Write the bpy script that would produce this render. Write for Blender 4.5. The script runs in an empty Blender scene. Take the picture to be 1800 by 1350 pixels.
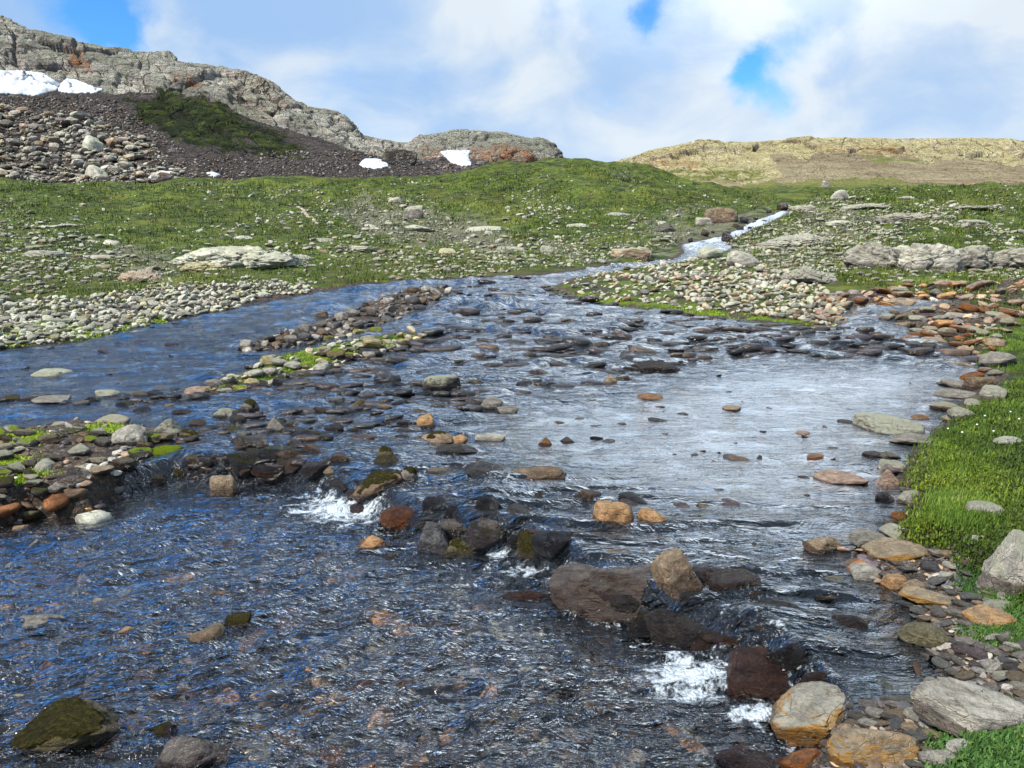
import bpy, math, random
import numpy as np
from mathutils import Vector, Matrix, Euler
from mathutils.bvhtree import BVHTree

random.seed(7)
scene = bpy.context.scene
COL = scene.collection
F32 = np.float32

# ------------------------------------------------------------------ camera
FPX = 1350.0            # focal length in photograph pixels (photograph is 1800 x 1350)
TH = math.atan(275.0 / FPX)
CT, ST = math.cos(TH), math.sin(TH)
H = 1.7
cam_d = bpy.data.cameras.new("camera")
cam = bpy.data.objects.new("camera", cam_d)
COL.objects.link(cam)
cam.location = (0, 0, H)
cam.rotation_euler = (math.pi / 2 - TH, 0, 0)
cam_d.sensor_width = 36.0
cam_d.lens = 36.0 * FPX / 1800.0
cam_d.clip_start = 0.05
cam_d.clip_end = 5000.0
scene.camera = cam

# ------------------------------------------------------------------ view, sun
scene.view_settings.view_transform = 'Standard'
scene.view_settings.look = 'None'
scene.view_settings.exposure = 0.55
scene.view_settings.gamma = 1.0
SUN_EL, SUN_AZ = math.radians(48), math.radians(-125)   # azimuth clockwise from +Y: behind the camera, to the left
sun_d = bpy.data.lights.new("sun", 'SUN')
sun_d.energy = 4.8
sun_d.angle = math.radians(1.5)
sun_d.color = (1.0, 0.94, 0.84)
sun = bpy.data.objects.new("sun", sun_d)
COL.objects.link(sun)
sd_ = Vector((math.sin(SUN_AZ) * math.cos(SUN_EL), math.cos(SUN_AZ) * math.cos(SUN_EL), math.sin(SUN_EL)))
sun.rotation_euler = sd_.to_track_quat('Z', 'Y').to_euler()
scene.cycles.max_bounces = 8
scene.cycles.transparent_max_bounces = 12
scene.cycles.caustics_reflective = False
scene.cycles.caustics_refractive = False
scene.cycles.use_denoising = True
scene.cycles.sample_clamp_indirect = 3.0
scene.cycles.sample_clamp_direct = 8.0


def ray(px, py):
    a, b = (px - 900.0) / FPX, (675.0 - py) / FPX
    return (a, CT + b * ST, b * CT - ST)


def project(x, y, z):
    """world -> photograph pixel, numpy"""
    dz = z - H
    fwd = y * CT - dz * ST
    up = y * ST + dz * CT
    fwd = np.where(fwd < 0.05, 0.05, fwd)
    return 900.0 + FPX * x / fwd, 675.0 - FPX * up / fwd


# ------------------------------------------------------------------ node helper
class NT:
    def __init__(self, nt):
        self.nt = nt
        nt.nodes.clear()

    def n(self, t, **kw):
        nd = self.nt.nodes.new(t)
        for k, v in kw.items():
            setattr(nd, k, v)
        return nd

    def put(self, sock, v):
        if isinstance(v, bpy.types.NodeSocket):
            self.nt.links.new(v, sock)
        elif v is not None:
            if sock.type == 'RGBA' and len(v) == 3:
                v = (*v, 1)
            sock.default_value = v

    def math(self, op, a, b=None, c=None, clamp=False):
        nd = self.n('ShaderNodeMath', operation=op, use_clamp=clamp)
        for i, v in enumerate((a, b, c)):
            if v is not None:
                self.put(nd.inputs[i], v)
        return nd.outputs[0]

    def vmath(self, op, a, b=None, out=0):
        nd = self.n('ShaderNodeVectorMath', operation=op)
        self.put(nd.inputs[0], a)
        if b is not None:
            self.put(nd.inputs['Scale'] if op == 'SCALE' else nd.inputs[1], b)
        return nd.outputs[out]

    def mix(self, f, a, b, blend='MIX'):
        nd = self.n('ShaderNodeMix', data_type='RGBA', blend_type=blend)
        nd.clamp_factor = True
        self.put(nd.inputs[0], f)
        self.put(nd.inputs[6], a if isinstance(a, bpy.types.NodeSocket) else (*a, 1) if len(a) == 3 else a)
        self.put(nd.inputs[7], b if isinstance(b, bpy.types.NodeSocket) else (*b, 1) if len(b) == 3 else b)
        return nd.outputs[2]

    def sstep(self, v, lo, hi):
        nd = self.n('ShaderNodeMapRange', interpolation_type='SMOOTHSTEP')
        self.put(nd.inputs[0], v)
        self.put(nd.inputs[1], lo)
        self.put(nd.inputs[2], hi)
        return nd.outputs[0]

    def noise(self, vec, scale, detail=4, rough=0.55, dist=0.0, out=0):
        nd = self.n('ShaderNodeTexNoise')
        self.put(nd.inputs['Vector'], vec)
        nd.inputs['Scale'].default_value = scale
        nd.inputs['Detail'].default_value = detail
        nd.inputs['Roughness'].default_value = rough
        nd.inputs['Distortion'].default_value = dist
        return nd.outputs[out]

    def voro(self, vec, scale, feature='F1', out='Distance', rand=1.0):
        nd = self.n('ShaderNodeTexVoronoi', feature=feature)
        self.put(nd.inputs['Vector'], vec)
        nd.inputs['Scale'].default_value = scale
        nd.inputs['Randomness'].default_value = rand
        return nd.outputs[out]

    def mapping(self, vec, scale=(1, 1, 1), rot=(0, 0, 0), loc=(0, 0, 0)):
        nd = self.n('ShaderNodeMapping')
        self.put(nd.inputs[0], vec)
        nd.inputs[1].default_value = loc
        nd.inputs[2].default_value = rot
        nd.inputs[3].default_value = scale
        return nd.outputs[0]

    def bump(self, h, strength, dist, normal=None):
        nd = self.n('ShaderNodeBump')
        nd.inputs['Strength'].default_value = strength
        nd.inputs['Distance'].default_value = dist
        self.put(nd.inputs['Height'], h)
        if normal is not None:
            self.put(nd.inputs['Normal'], normal)
        return nd.outputs[0]

    def attr(self, name, out='Fac'):
        nd = self.n('ShaderNodeAttribute', attribute_name=name)
        return nd.outputs[out]

    def ramp(self, f, stops):
        nd = self.n('ShaderNodeValToRGB')
        cr = nd.color_ramp
        while len(cr.elements) < len(stops):
            cr.elements.new(0.5)
        for e, (p, c) in zip(cr.elements, stops):
            e.position = p
            e.color = (*c, 1)
        self.put(nd.inputs[0], f)
        return nd.outputs[0]

    def principled(self, color, rough=0.8, normal=None, spec=0.3, coat=None):
        nd = self.n('ShaderNodeBsdfPrincipled')
        self.put(nd.inputs['Base Color'], color)
        self.put(nd.inputs['Roughness'], rough)
        self.put(nd.inputs['Specular IOR Level'], spec)
        if normal is not None:
            self.put(nd.inputs['Normal'], normal)
        return nd.outputs[0]

    def out(self, shader):
        o = self.n('ShaderNodeOutputMaterial')
        self.nt.links.new(shader, o.inputs[0])


def new_mat(name):
    m = bpy.data.materials.new(name)
    m.use_nodes = True
    return m, NT(m.node_tree)


# ------------------------------------------------------------------ world: Nishita sky under broken cloud
def build_world():
    w = bpy.data.worlds.new("World")
    scene.world = w
    w.use_nodes = True
    t = NT(w.node_tree)
    sky = t.n('ShaderNodeTexSky', sky_type='NISHITA')
    sky.sun_disc = False
    sky.sun_elevation = SUN_EL
    sky.sun_rotation = SUN_AZ
    sky.air_density = 1.0
    sky.dust_density = 0.6
    sky.ozone_density = 2.5
    d = t.n('ShaderNodeTexCoord').outputs['Generated']
    sep = t.n('ShaderNodeSeparateXYZ')
    t.put(sep.inputs[0], d)
    warp = t.vmath('SCALE', t.noise(d, 3.0, 3, out=1), 0.22)
    dd = t.vmath('ADD', t.mapping(d, scale=(1, 1, 1.7)), warp)
    n1 = t.noise(dd, 2.6, 8, 0.56, 0.1)
    n2 = t.noise(t.vmath('ADD', dd, (3.1, 1.7, 0.4)), 7.0, 6, 0.6, 0.1)
    # gaps of blue between the clouds
    wv = t.vmath('SUBTRACT', t.noise(d, 7.0, 6, .6, out=1), (.5, .5, .5))
    dg = t.vmath('NORMALIZE', t.vmath('ADD', d, t.vmath('SCALE', wv, .14)))
    gap = None
    for px, py, r, amp in ((175, 12, .030, .9), (225, 50, .020, .9), (1168, 0, .032, 1.0), (1150, 45, .016, .6), (1322, 140, .026, 1.1), (1368, 200, .024, .9), (1395, 60, .030, .75),
                           (1310, 110, .016, .5), (1740, -60, .07, .5), (600, 190, .06, .15), (840, 130, .05, .25), (1500, 100, .05, .25), (40, 20, .06, -.9), (360, 40, .05, -.6), (450, 150, .06, -.4), (1000, 200, .03, .15),
                           (-50, -620, .15, 1.0), (-700, -300, .2, 1.0), (200, -1300, .3, .9), (-1500, -700, .3, .8), (1100, -1700, .2, .6)):
        v = Vector(ray(px, py)).normalized()
        dt = t.vmath('DOT_PRODUCT', dg, tuple(v), out=1)
        g = t.math('EXPONENT', t.math('MULTIPLY', t.math('SUBTRACT', dt, 1.0), 1.0 / (r * r)))
        g = t.math('MULTIPLY', g, amp)
        gap = g if gap is None else t.math('ADD', gap, g)
    dens = t.math('ADD', t.math('MULTIPLY', t.math('SUBTRACT', n1, 0.5), 1.5), 1.12)
    dens = t.math('ADD', dens, t.math('MULTIPLY', t.math('SUBTRACT', n2, 0.5), 1.5))
    dens = t.math('SUBTRACT', dens, gap)
    mask = t.sstep(dens, -0.15, 0.95)
    n3 = t.noise(t.vmath('ADD', dd, (-2.0, 5.0, 1.0)), 4.2, 8, 0.55, 0.3)
    br = t.sstep(n3, 0.38, 0.68)
    for px, py, r, amp in ((1350, -700, .22, 1.0), (1750, -300, .12, .6)):   # unseen bright cloud added above the picture to brighten the pool's reflection
        dt = t.vmath('DOT_PRODUCT', dg, tuple(Vector(ray(px, py)).normalized()), out=1)
        g = t.math('MULTIPLY', t.math('EXPONENT', t.math('MULTIPLY', t.math('SUBTRACT', dt, 1.0), 1.0 / (r * r))), amp)
        br = t.math('ADD', br, g, clamp=True)
        dens = t.math('ADD', dens, g)
        glow = g if px == 1350 else glow
    mask = t.sstep(dens, -0.15, 0.95)
    ccol = t.mix(br, (2.5, 3.95, 6.2), (5.3, 5.9, 6.5))
    ccol = t.vmath('SCALE', ccol, t.math('ADD', 1.0, t.math('MULTIPLY', t.math('MAXIMUM', t.math('SUBTRACT', glow, .15), 0.0), 1.1)))  # extra brightness for the added cloud, to whiten the pool
    # flatter, brighter cloud towards the horizon
    hz = t.sstep(sep.outputs[2], 0.20, 0.0)
    ccol = t.mix(t.math('MULTIPLY', hz, 0.35), ccol, (5.6, 6.5, 7.3))
    mask = t.math('MAXIMUM', mask, t.math('MULTIPLY', t.sstep(sep.outputs[2], 0.10, 0.0), 0.75))
    skyc = t.vmath('MULTIPLY', sky.outputs[0], (0.42, 0.95, 1.42))
    col = t.mix(mask, skyc, ccol)
    bg = t.n('ShaderNodeBackground')
    t.put(bg.inputs[0], col)
    bg.inputs[1].default_value = 0.1
    o = t.n('ShaderNodeOutputWorld')
    w.node_tree.links.new(bg.outputs[0], o.inputs[0])


build_world()

# ------------------------------------------------------------------ numpy noise
_r = np.random.RandomState(11)
_perm = _r.permutation(256).astype(np.int32)
_perm = np.concatenate([_perm, _perm, _perm])
_g = _r.normal(size=(256, 3)).astype(F32)
_g /= np.linalg.norm(_g, axis=1, keepdims=True)


def perlin(x, y, z):
    x = np.asarray(x, F32); y = np.asarray(y, F32); z = np.asarray(z, F32)
    x, y, z = np.broadcast_arrays(x, y, z)
    xi = np.floor(x); yi = np.floor(y); zi = np.floor(z)
    xf = x - xi; yf = y - yi; zf = z - zi
    X = xi.astype(np.int32) & 255; Y = yi.astype(np.int32) & 255; Z = zi.astype(np.int32) & 255
    u = xf * xf * (3 - 2 * xf); v = yf * yf * (3 - 2 * yf); w = zf * zf * (3 - 2 * zf)

    def c(i, j, k):
        h = _perm[_perm[_perm[X + i] + Y + j] + Z + k]
        g = _g[h]
        return g[..., 0] * (xf - i) + g[..., 1] * (yf - j) + g[..., 2] * (zf - k)
    a0 = c(0, 0, 0); a1 = c(1, 0, 0); b0 = c(0, 1, 0); b1 = c(1, 1, 0)
    e = a0 + u * (a1 - a0); f = b0 + u * (b1 - b0)
    lo = e + v * (f - e)
    a0 = c(0, 0, 1); a1 = c(1, 0, 1); b0 = c(0, 1, 1); b1 = c(1, 1, 1)
    e = a0 + u * (a1 - a0); f = b0 + u * (b1 - b0)
    hi = e + v * (f - e)
    return lo + w * (hi - lo)


def fbm(x, y, z, s, octv=4, gain=0.5, ridged=False):
    o = 0.0; a = 1.0; t = 0.0
    for i in range(octv):
        n = perlin(x * s + 17.3 * i, y * s + 5.1 * i, z * s + 9.7 * i)
        o = o + a * ((0.35 - np.abs(n)) * 2 if ridged else n)
        t += a; a *= gain; s *= 2.03
    return o / t * 1.6


def voronoi(x, y, z, s, seed=0):
    """F1, F2-F1 and cell value, numpy 3D"""
    x = np.asarray(x, F32) * s; y = np.asarray(y, F32) * s; z = np.asarray(z, F32) * s
    xi = np.floor(x).astype(np.int32); yi = np.floor(y).astype(np.int32); zi = np.floor(z).astype(np.int32)
    f1 = np.full(x.shape, 9.0, F32); f2 = f1.copy(); cid = np.zeros(x.shape, F32)
    for i in (-1, 0, 1):
        for j in (-1, 0, 1):
            for k in (-1, 0, 1):
                h = _perm[_perm[_perm[(xi + i) & 255] + ((yi + j) & 255)] + ((zi + k + seed) & 255)]
                jx = _perm[h] / 255.0; jy = _perm[h + 85] / 255.0; jz = _perm[h + 170] / 255.0
                d = np.sqrt((xi + i + jx - x) ** 2 + (yi + j + jy - y) ** 2 + (zi + k + jz - z) ** 2).astype(F32)
                near = d < f1
                f2 = np.where(near, f1, np.minimum(f2, d))
                cid = np.where(near, h / 255.0, cid)
                f1 = np.where(near, d, f1)
    return f1, f2 - f1, cid


def sst(v, a, b):
    t = np.clip((v - a) / (b - a), 0, 1)
    return t * t * (3 - 2 * t)


def poly_sd(x, y, poly):
    """signed distance to a closed polygon, negative inside"""
    P = np.asarray(poly, F32)
    x = np.asarray(x, F32); y = np.asarray(y, F32)
    d = np.full(x.shape, 1e18, F32)
    ins = np.zeros(x.shape, bool)
    n = len(P)
    for i in range(n):
        ax, ay = P[i]; bx, by = P[(i + 1) % n]
        ex, ey = bx - ax, by - ay
        wx, wy = x - ax, y - ay
        t = np.clip((wx * ex + wy * ey) / max(ex * ex + ey * ey, 1e-9), 0, 1)
        d = np.minimum(d, (wx - ex * t) ** 2 + (wy - ey * t) ** 2)
        c = ((ay > y) != (by > y))
        if abs(ey) > 1e-9:
            ins ^= c & (x < (y - ay) / ey * ex + ax)
    return np.where(ins, -np.sqrt(d), np.sqrt(d))


def line_sd(x, y, line):
    """signed distance to a polyline: positive on its left-hand side walking along it"""
    P = np.asarray(line, F32)
    x = np.asarray(x, F32); y = np.asarray(y, F32)
    best = np.full(x.shape, 1e18, F32); sg = np.zeros(x.shape, F32)
    for i in range(len(P) - 1):
        ax, ay = P[i]; bx, by = P[i + 1]
        ex, ey = bx - ax, by - ay
        wx, wy = x - ax, y - ay
        t = np.clip((wx * ex + wy * ey) / (ex * ex + ey * ey), 0, 1)
        d = (wx - ex * t) ** 2 + (wy - ey * t) ** 2
        cr = ex * wy - ey * wx
        nb = d < best
        best = np.where(nb, d, best)
        sg = np.where(nb, np.sign(cr), sg)
    return np.sqrt(best) * sg


# ------------------------------------------------------------------ smooth base of the valley (water level / land without banks)
COLS = [-700, 0, 300, 600, 800, 900, 1050, 1200, 1350, 1500, 1650, 1800, 2500]
TAB = {
    10: [598, 596, 592, 588, 586, 586, 584, 582, 580, 580, 578, 575, 570],
    13: [560, 556, 548, 540, 536, 534, 530, 528, 526, 524, 520, 516, 510],
    17: [512, 508, 504, 496, 488, 484, 484, 482, 478, 474, 472, 470, 460],
    22: [474, 470, 470, 470, 466, 464, 462, 458, 452, 446, 440, 436, 425],
    28: [446, 442, 440, 444, 446, 446, 446, 442, 432, 420, 410, 404, 395],
    35: [418, 414, 412, 420, 426, 426, 426, 422, 410, 398, 388, 382, 372],
    45: [388, 384, 384, 392, 396, 396, 392, 392, 378, 374, 366, 360, 350],
    60: [350, 350, 352, 356, 356, 350, 325, 352, 358, 356, 346, 340, 320],
    80: [320, 322, 320, 320, 308, 296, 285, 322, 345, 346, 338, 331, 310],
    100: [338, 340, 338, 336, 320, 308, 298, 328, 341, 340, 336, 334, 312],
    150: [350, 350, 350, 350, 345, 340, 335, 337, 336, 334, 334, 333, 315],
    300: [355, 355, 355, 355, 355, 352, 345, 338, 335, 333, 333, 333, 330],
    900: [365, 365, 365, 365, 365, 360, 355, 350, 350, 350, 350, 350, 350],
}
_YS = np.array([-30, 3.0, 5.0, 7.0, 8.5] + sorted(TAB))
_US = np.linspace(-1.3, 1.3, 140)
_TB = np.zeros((len(_YS), len(_US)))
for _j, _Y in enumerate(_YS):
    if _Y < 9:
        _TB[_j] = {-30: .15, 3.0: .16, 5.0: .165, 7.0: .175, 8.5: .22}[_Y]
        continue
    xs, zs = [], []
    for pxc, pyc in zip(COLS, TAB[int(_Y)]):
        a, dy, dz = ray(pxc, pyc)
        xs.append(a / dy); zs.append(H + _Y * dz / dy)
    xs = np.array(xs); zs = np.array(zs)
    z = np.interp(_US, xs, zs)
    k = np.array([1, 2, 3, 4, 3, 2, 1.]); k /= k.sum()
    _TB[_j] = np.convolve(np.pad(z, 3, mode='edge'), k, 'valid')


def _cub(p0, p1, p2, p3, y0, y1, y2, y3, t):
    m1 = (p2 - p0) / (y2 - y0) * (y2 - y1)
    m2 = (p3 - p1) / (y3 - y1) * (y2 - y1)
    t2 = t * t; t3 = t2 * t
    return (2 * t3 - 3 * t2 + 1) * p1 + (t3 - 2 * t2 + t) * m1 + (-2 * t3 + 3 * t2) * p2 + (t3 - t2) * m2


def base0(x, y):
    x = np.asarray(x, float); y = np.asarray(y, float)
    u = x / np.maximum(y, 7.5)
    j = np.clip(np.searchsorted(_YS, y) - 1, 0, len(_YS) - 2)
    fu = np.clip((u + 1.3) / 2.6 * (len(_US) - 1), 0, len(_US) - 1.001)
    i = fu.astype(int); f = fu - i

    def row(jj):
        jj = np.clip(jj, 0, len(_YS) - 1)
        return _TB[jj, i] * (1 - f) + _TB[jj, i + 1] * f
    ja, jd = np.clip(j - 1, 0, None), np.clip(j + 2, None, len(_YS) - 1)
    y0, y1, y2, y3 = _YS[ja], _YS[j], _YS[j + 1], _YS[jd]
    y0 = np.where(ja == j, y0 - 1, y0); y3 = np.where(jd == j + 1, y3 + 1, y3)
    t = np.clip((y - y1) / (y2 - y1), 0, 1)
    return _cub(row(ja), row(j), row(j + 1), row(jd), y0, y1, y2, y3, t)


def hit(px, py, func, y0=1.2, y1=140.0):
    """where the ray of a pixel first meets z = func(x, y)"""
    a, dy, dz = ray(px, py)
    ys = np.geomspace(y0, y1, 500)
    t = ys / dy
    d = H + t * dz - func(t * a, ys)
    k = np.argmax(d < 0)
    if not (d < 0).any():
        k = len(ys) - 1
    lo, hi = ys[max(k - 1, 0)], ys[k]
    for _ in range(18):
        m = (lo + hi) / 2
        if H + m / dy * dz - func(np.array([m / dy * a]), np.array([m]))[0] < 0:
            hi = m
        else:
            lo = m
    return np.array([hi / dy * a, hi, H + hi / dy * dz])


def wpoly(pts, func=base0):
    return [tuple(hit(px, py, func)[:2]) for px, py in pts]


# step between the upper pool and the lower water (right to left = upper side on the right-hand side of travel)
CASC = wpoly([(1420, 1500), (1385, 1330), (1370, 1235), (1300, 1175), (1190, 1120), (1100, 1085), (980, 1050), (930, 990), (860, 955), (700, 930), (600, 880),
              (480, 838), (330, 835), (150, 868), (-100, 900), (-900, 960)], lambda x, y: 0 * x + 0.08)


def wlevel(x, y):
    """calm water level: base, lowered below the cascade"""
    b = base0(x, y)
    s = line_sd(x, y, CASC)
    drop = 0.165 * sst(s, -0.24, -0.08)
    return b - np.where(np.asarray(y) < 9, drop, 0)


RIVER = wpoly([(-700, 640), (0, 612), (130, 598), (250, 572), (330, 556), (430, 536), (500, 522), (560, 512), (640, 500), (760, 491), (860, 486), (960, 482), (1020, 474),
               (1060, 467), (1140, 462), (1185, 456), (1205, 442), (1198, 429), (1228, 423), (1264, 416), (1292, 405), (1320, 391), (1352, 379), (1380, 368),
               (1386, 373), (1358, 388), (1325, 400), (1300, 413), (1272, 423), (1290, 434), (1250, 447), (1190, 462), (1120, 470), (1050, 480), (1000, 490), (960, 505), (1040, 529), (1150, 544), (1300, 559), (1440, 574),
               (1475, 560), (1490, 540), (1560, 530), (1630, 524), (1680, 520), (1690, 526), (1600, 542), (1560, 556), (1610, 578), (1680, 600), (1720, 625), (1740, 655), (1690, 690),
               (1670, 715), (1650, 745), (1605, 782), (1590, 810), (1560, 840), (1590, 865), (1600, 895), (1560, 925), (1510, 935), (1510, 975), (1545, 1010),
               (1600, 1045), (1600, 1090), (1640, 1135), (1655, 1180), (1610, 1215), (1545, 1225), (1440, 1265), (1385, 1310), (1370, 1500), (1100, 3000), (-700, 3000), (-1800, 1500), (-1800, 900)],
              base0)
ISLET = wpoly([(350, 688), (420, 650), (480, 622), (560, 606), (640, 590), (740, 578), (760, 592), (690, 612), (620, 630), (560, 648), (480, 668), (400, 684)])
LBAR = wpoly([(-300, 760), (0, 752), (60, 742), (150, 728), (240, 738), (320, 748), (340, 768), (260, 795), (215, 830), (165, 862), (60, 862), (0, 875), (-300, 900)])
GBAR = wpoly([(400, 612), (470, 588), (560, 560), (640, 532), (700, 512), (790, 500), (800, 512), (740, 540), (690, 560), (620, 585), (540, 602), (450, 616)])


def river_sd(x, y):
    s = poly_sd(x, y, RIVER)
    s = np.maximum(s, -poly_sd(x, y, ISLET) - 0.02)
    s = np.maximum(s, -poly_sd(x, y, LBAR) - 0.06)
    s = np.maximum(s, -poly_sd(x, y, GBAR) - 0.05)
    return s


GRASSBANK = wpoly([(1605, 815), (1615, 785), (1655, 755), (1680, 725), (1740, 700), (1800, 660), (2600, 600), (2600, 1250), (1830, 1130), (1790, 1040), (1740, 1010), (1690, 985), (1650, 950),
                   (1600, 945), (1565, 935), (1600, 900), (1612, 880), (1600, 850)], lambda x, y: base0(x, y) + 0.08)
CORNER = wpoly([(1640, 1290), (1690, 1245), (1800, 1235), (2300, 1220), (2300, 1900), (1640, 1900)], lambda x, y: base0(x, y) + 0.06)


def ground_h(x, y, detail=True):
    """height of the land and river bed"""
    x = np.asarray(x, float); y = np.asarray(y, float)
    b = base0(x, y)
    near = (y < 60)
    sd = np.full(x.shape, 5.0)
    gb = np.full(x.shape, 5.0); cb = gb.copy()
    if near.any():
        sd[near] = river_sd(x[near], y[near])
        gb[near] = poly_sd(x[near], y[near], GRASSBANK)
        cb[near] = poly_sd(x[near], y[near], CORNER)
    n = fbm(x, y, 0 * x, 1.3, 4)
    w = sd + 0.10 * n * np.clip(y / 8, .3, 1.5)
    wl = b.copy()
    m = near & (sd < 0.6)
    if m.any():
        wl[m] = wlevel(x[m], y[m])
    land = b + 0.05 * sst(w, 0, .5) + 0.07 * sst(w, .4, 2.5) + 0.10 * n * sst(w, 0.5, 3.0)
    bed = wl - 0.045 - 0.08 * sst(-w, 0.0, 0.35) - 0.05 * sst(-w, 0.4, 1.2) + 0.03 * n
    z = land * sst(w, -0.06, 0.10) + bed * (1 - sst(w, -0.06, 0.10))
    z = z + 0.13 * sst(-gb + 0.05 * n, 0.0, 0.10) + 0.06 * sst(-gb, 0.1, 0.8)
    z = z + 0.05 * sst(-cb + 0.04 * n, 0.0, 0.12)
    if detail:
        far = np.clip(y / 30.0, 0, 3.0)
        on = sst(w, 0.1, 0.8)
        z = z + on * (0.50 * far * fbm(x, y, 0 * x, 0.16, 4) + 0.10 * np.clip(far, 0.15, 2) * fbm(x, y, 3 + 0 * x, 0.7, 4) * 1.0)
        z = z + on * 0.5 * np.clip(far - 1, 0, 2) * fbm(x, y, 1.5 + 0 * x, 0.06, 3)
        g = sst(-gb, 0.0, 0.2) + sst(-cb, 0, .1)
        z = z + g * (0.030 * fbm(x, y, 0 * x + 7, 4.0, 4) + 0.012 * fbm(x, y, 0 * x + 7, 16.0, 2))
        z = z + 0.006 * fbm(x, y, 0 * x, 9.0, 3) * (1 - g.clip(0, 1))
    return z, sd, gb, cb


# ------------------------------------------------------------------ mesh helper
def mesh_from(name, V, Fq, mat=None, smooth=True, attrs=None, colors=None):
    me = bpy.data.meshes.new(name)
    V = np.ascontiguousarray(V, dtype=F32)
    Fq = np.ascontiguousarray(Fq, dtype=np.int32)
    k = Fq.shape[1]
    me.vertices.add(len(V)); me.vertices.foreach_set('co', V.ravel())
    me.loops.add(Fq.size); me.loops.foreach_set('vertex_index', Fq.ravel())
    me.polygons.add(len(Fq))
    me.polygons.foreach_set('loop_start', np.arange(0, Fq.size, k, dtype=np.int32))
    try:
        me.polygons.foreach_set('loop_total', np.full(len(Fq), k, dtype=np.int32))
    except Exception:
        pass
    me.polygons.foreach_set('use_smooth', np.full(len(Fq), bool(smooth)))
    me.update(calc_edges=True)
    for nm, a in (attrs or {}).items():
        at = me.attributes.new(nm, 'FLOAT', 'POINT')
        at.data.foreach_set('value', np.ascontiguousarray(a, dtype=F32).ravel())
    for nm, a in (colors or {}).items():
        at = me.attributes.new(nm, 'FLOAT_COLOR', 'POINT')
        a = np.asarray(a, F32)
        if a.shape[1] == 3:
            a = np.concatenate([a, np.ones((len(a), 1), F32)], 1)
        at.data.foreach_set('color', np.ascontiguousarray(a).ravel())
    if mat:
        me.materials.append(mat)
    return me


def link(name, me, **props):
    o = bpy.data.objects.new(name, me)
    COL.objects.link(o)
    for k, v in props.items():
        o[k] = v
    return o


def grid_faces(nr, nc, keep=None):
    i = np.arange((nr - 1) * (nc - 1), dtype=np.int64)
    r, c = i // (nc - 1), i % (nc - 1)
    a = r * nc + c
    Fq = np.stack([a, a + 1, a + nc + 1, a + nc], 1)
    if keep is not None:
        k = keep[Fq].any(axis=1)
        Fq = Fq[k]
    return Fq


def compact(V, Fq, attrs):
    used = np.unique(Fq)
    mp = np.full(len(V), -1, np.int64); mp[used] = np.arange(len(used))
    return V[used], mp[Fq], {k: a[used] for k, a in attrs.items()}


def blob(px, py, pts_mask, soft=0.0):
    """union of soft polygons in photograph pixels: 1 inside"""
    m = np.zeros(np.shape(px), F32)
    for poly in pts_mask:
        m = np.maximum(m, 1 - sst(poly_sd(px, py, poly), -soft, soft + 1e-3))
    return m


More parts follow.
